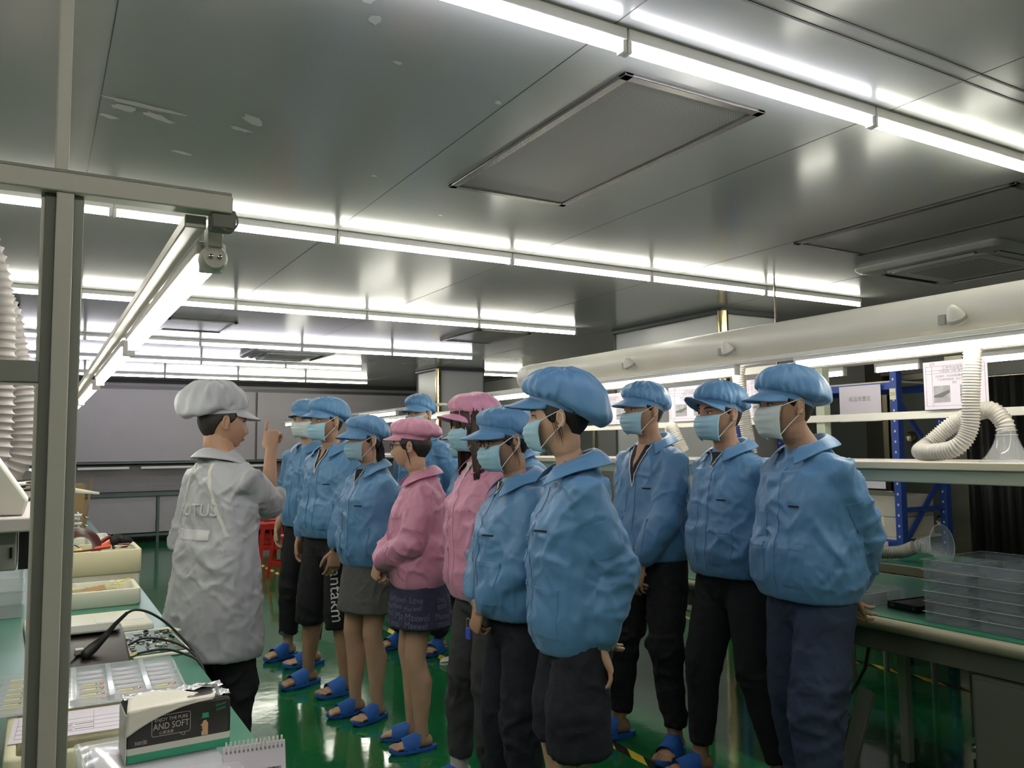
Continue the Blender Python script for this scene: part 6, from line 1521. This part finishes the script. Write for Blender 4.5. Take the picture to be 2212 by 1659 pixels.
words = ['Max well', 'Love', 'mood', 'Maxwel', 'cool', 'Mx', 'exell', 'Lovely', 'Mood']; rd = random.Random(4)
mb = MB()
for zi in range(5):
    for xi in range(5):
        an = R(-70+xi*32+rd.uniform(-5, 5)); ax_ = V(-math.cos(an), math.sin(an)*1, 0); dr_ = V(-math.sin(an), -math.cos(an), 0)
        t_ = project_text(p4['lb'], rd.choice(words), rd.uniform(.030, .05), V(-dr_.x*.15, -dr_.y*.12, .725-.038*zi+rd.uniform(-.006, .006)), ax_, (0, 0, 1), dr_, .002, R(rd.uniform(-5, 5)), .8); mb.add(t_.v, t_.f)
        an2 = R(110+xi*32); ax_ = V(-math.cos(an2), math.sin(an2), 0); dr_ = V(-math.sin(an2), -math.cos(an2), 0)
        t_ = project_text(p4['lb'], rd.choice(words), rd.uniform(.030, .05), V(-dr_.x*.15, -dr_.y*.12, .725-.038*zi+rd.uniform(-.006, .006)), ax_, (0, 0, 1), dr_, .002, R(rd.uniform(-5, 5)), .8); mb.add(t_.v, t_.f)
build(mb, 'woven_lettering', M['denim_print'], p4['lo'], smooth=False)
person('long-haired woman in pink jacket and dark grey jeans', (1.69, 3.14), 178, 1.65, fem=True, top='pink', hem=.82, legcol='grey_jeans', headyaw=-4, headpitch=-4, group=ROW, arms=('back', 'back'), seed=15, hair='long', legs_hem=.13, footwear='sock', crum=1.2,
    cap=dict(bulge=.030, puff=.012, vis=.07, vdrop=.008, zf=.044, zb=-.02, top=.120, vcurve=.045), leg_kw=dict(prof=[(0, .090), (.12, .088), (.3, .076), (.5, .060), (.62, .058), (.75, .060), (.9, .050), (1, .044)], crum=.9), feet=((-.10, .02), (.10, .08)), vneck=(.07, .03, 'sock'), collar_kw=dict(open_=32, tip=.04))
p7 = person('woman in blue with a long visor, clasped hands holding a small blue tag', (1.60, 2.71), 172, 1.57, fem=True, hem=.83, legcol='navy', headyaw=4, headpitch=-6, group=ROW, glasses=True, fat=1.1,
    arms=(((-.03, .175, .915), (-1, -.35, -.1), (.35, .25, -1), (-.3, 1, .2), (.7, 0, 0)), ((.055, .16, .93), (1, -.2, -.1), (-.25, .2, -1), (.4, 1, .2), (-.7, 0, 0))), hand_curl=(dict(curl=(45, 50, 40)), dict(curl=(38, 40, 35))), seed=16, hair='wisps', skin='skin_b',
    cap=dict(bulge=.028, puff=.014, vis=.09, vdrop=.028, zf=.044, zb=-.02, top=.120), legs_hem=.05, feet=((-.10, 0), (.10, .03)), collar_kw=dict(open_=30, leaf=.075, tip=.045), vneck=(.09, .03, 'navy'))
person('woman in blue with a huge puffed cap and black knee-length shorts, hands behind back', (1.55, 2.26), 160, 1.645, fem=True, hem=.80, legs='shorts', legcol='navy', headyaw=-16, group=ROW, fat=.92, crum=1.3,
    arms=(((-.150, -.045, .85), (-.1, -1, 0), (.1, -.42, -.9), (-.2, -1, .3), (1, 0, 0)), ((.10, -.13, .90), (1, -.6, 0), (-.1, -.1, -1), (0, 1, 0), (1, 0, 0))), hand_curl=(dict(curl=(14, 22, 18), thumb=18), None), seed=17, hair='wisps', skin='skin',
    cap=dict(bulge=.056, puff=.030, droop=.055, vis=.085, vdrop=.03, zf=.060, zb=-.010, top=.150, noi=1.7, pleats=20), legs_hem=.485, feet=((-.09, 0), (.09, .02)), watch=(0, 'silver', -.012), collar_kw=dict(leaf=.085, tip=.035, open_=26),
    leg_kw=dict(prof=[(0, .090), (.12, .094), (.3, .106), (.5, .112), (.62, .115), (.75, .06), (.9, .06), (1, .05)], end=1.0, crum=.7))
# blue tag on a bead loop held by the woman with the long visor
A_ = p7['A'][0]; hp = p7['root'].matrix_basis @ (p7['LM'] @ (A_[2]+A_[3].normalized()*.07+A_[4].normalized()*.022)); hp = Vector(hp)+Vector((0, -.004, -.012))
tg = empty('key_tag', hp, R(96), 'small blue tag on a bead loop held in clasped hands', 'tag')
build(MB().box(-.014, .014, .006, .012, -.03, .012), 'tag_plate', mat('violet_blue_tag', (64, 84, 190), .4), tg, .002)
mb = MB()
for q in range(14): a = 2*PI*q/14; mb.ell((.012*math.cos(a), .009, .028+.018*math.sin(a)), .0022, .0022, .0022, 6)
build(mb, 'bead_loop', M['silver'], tg)
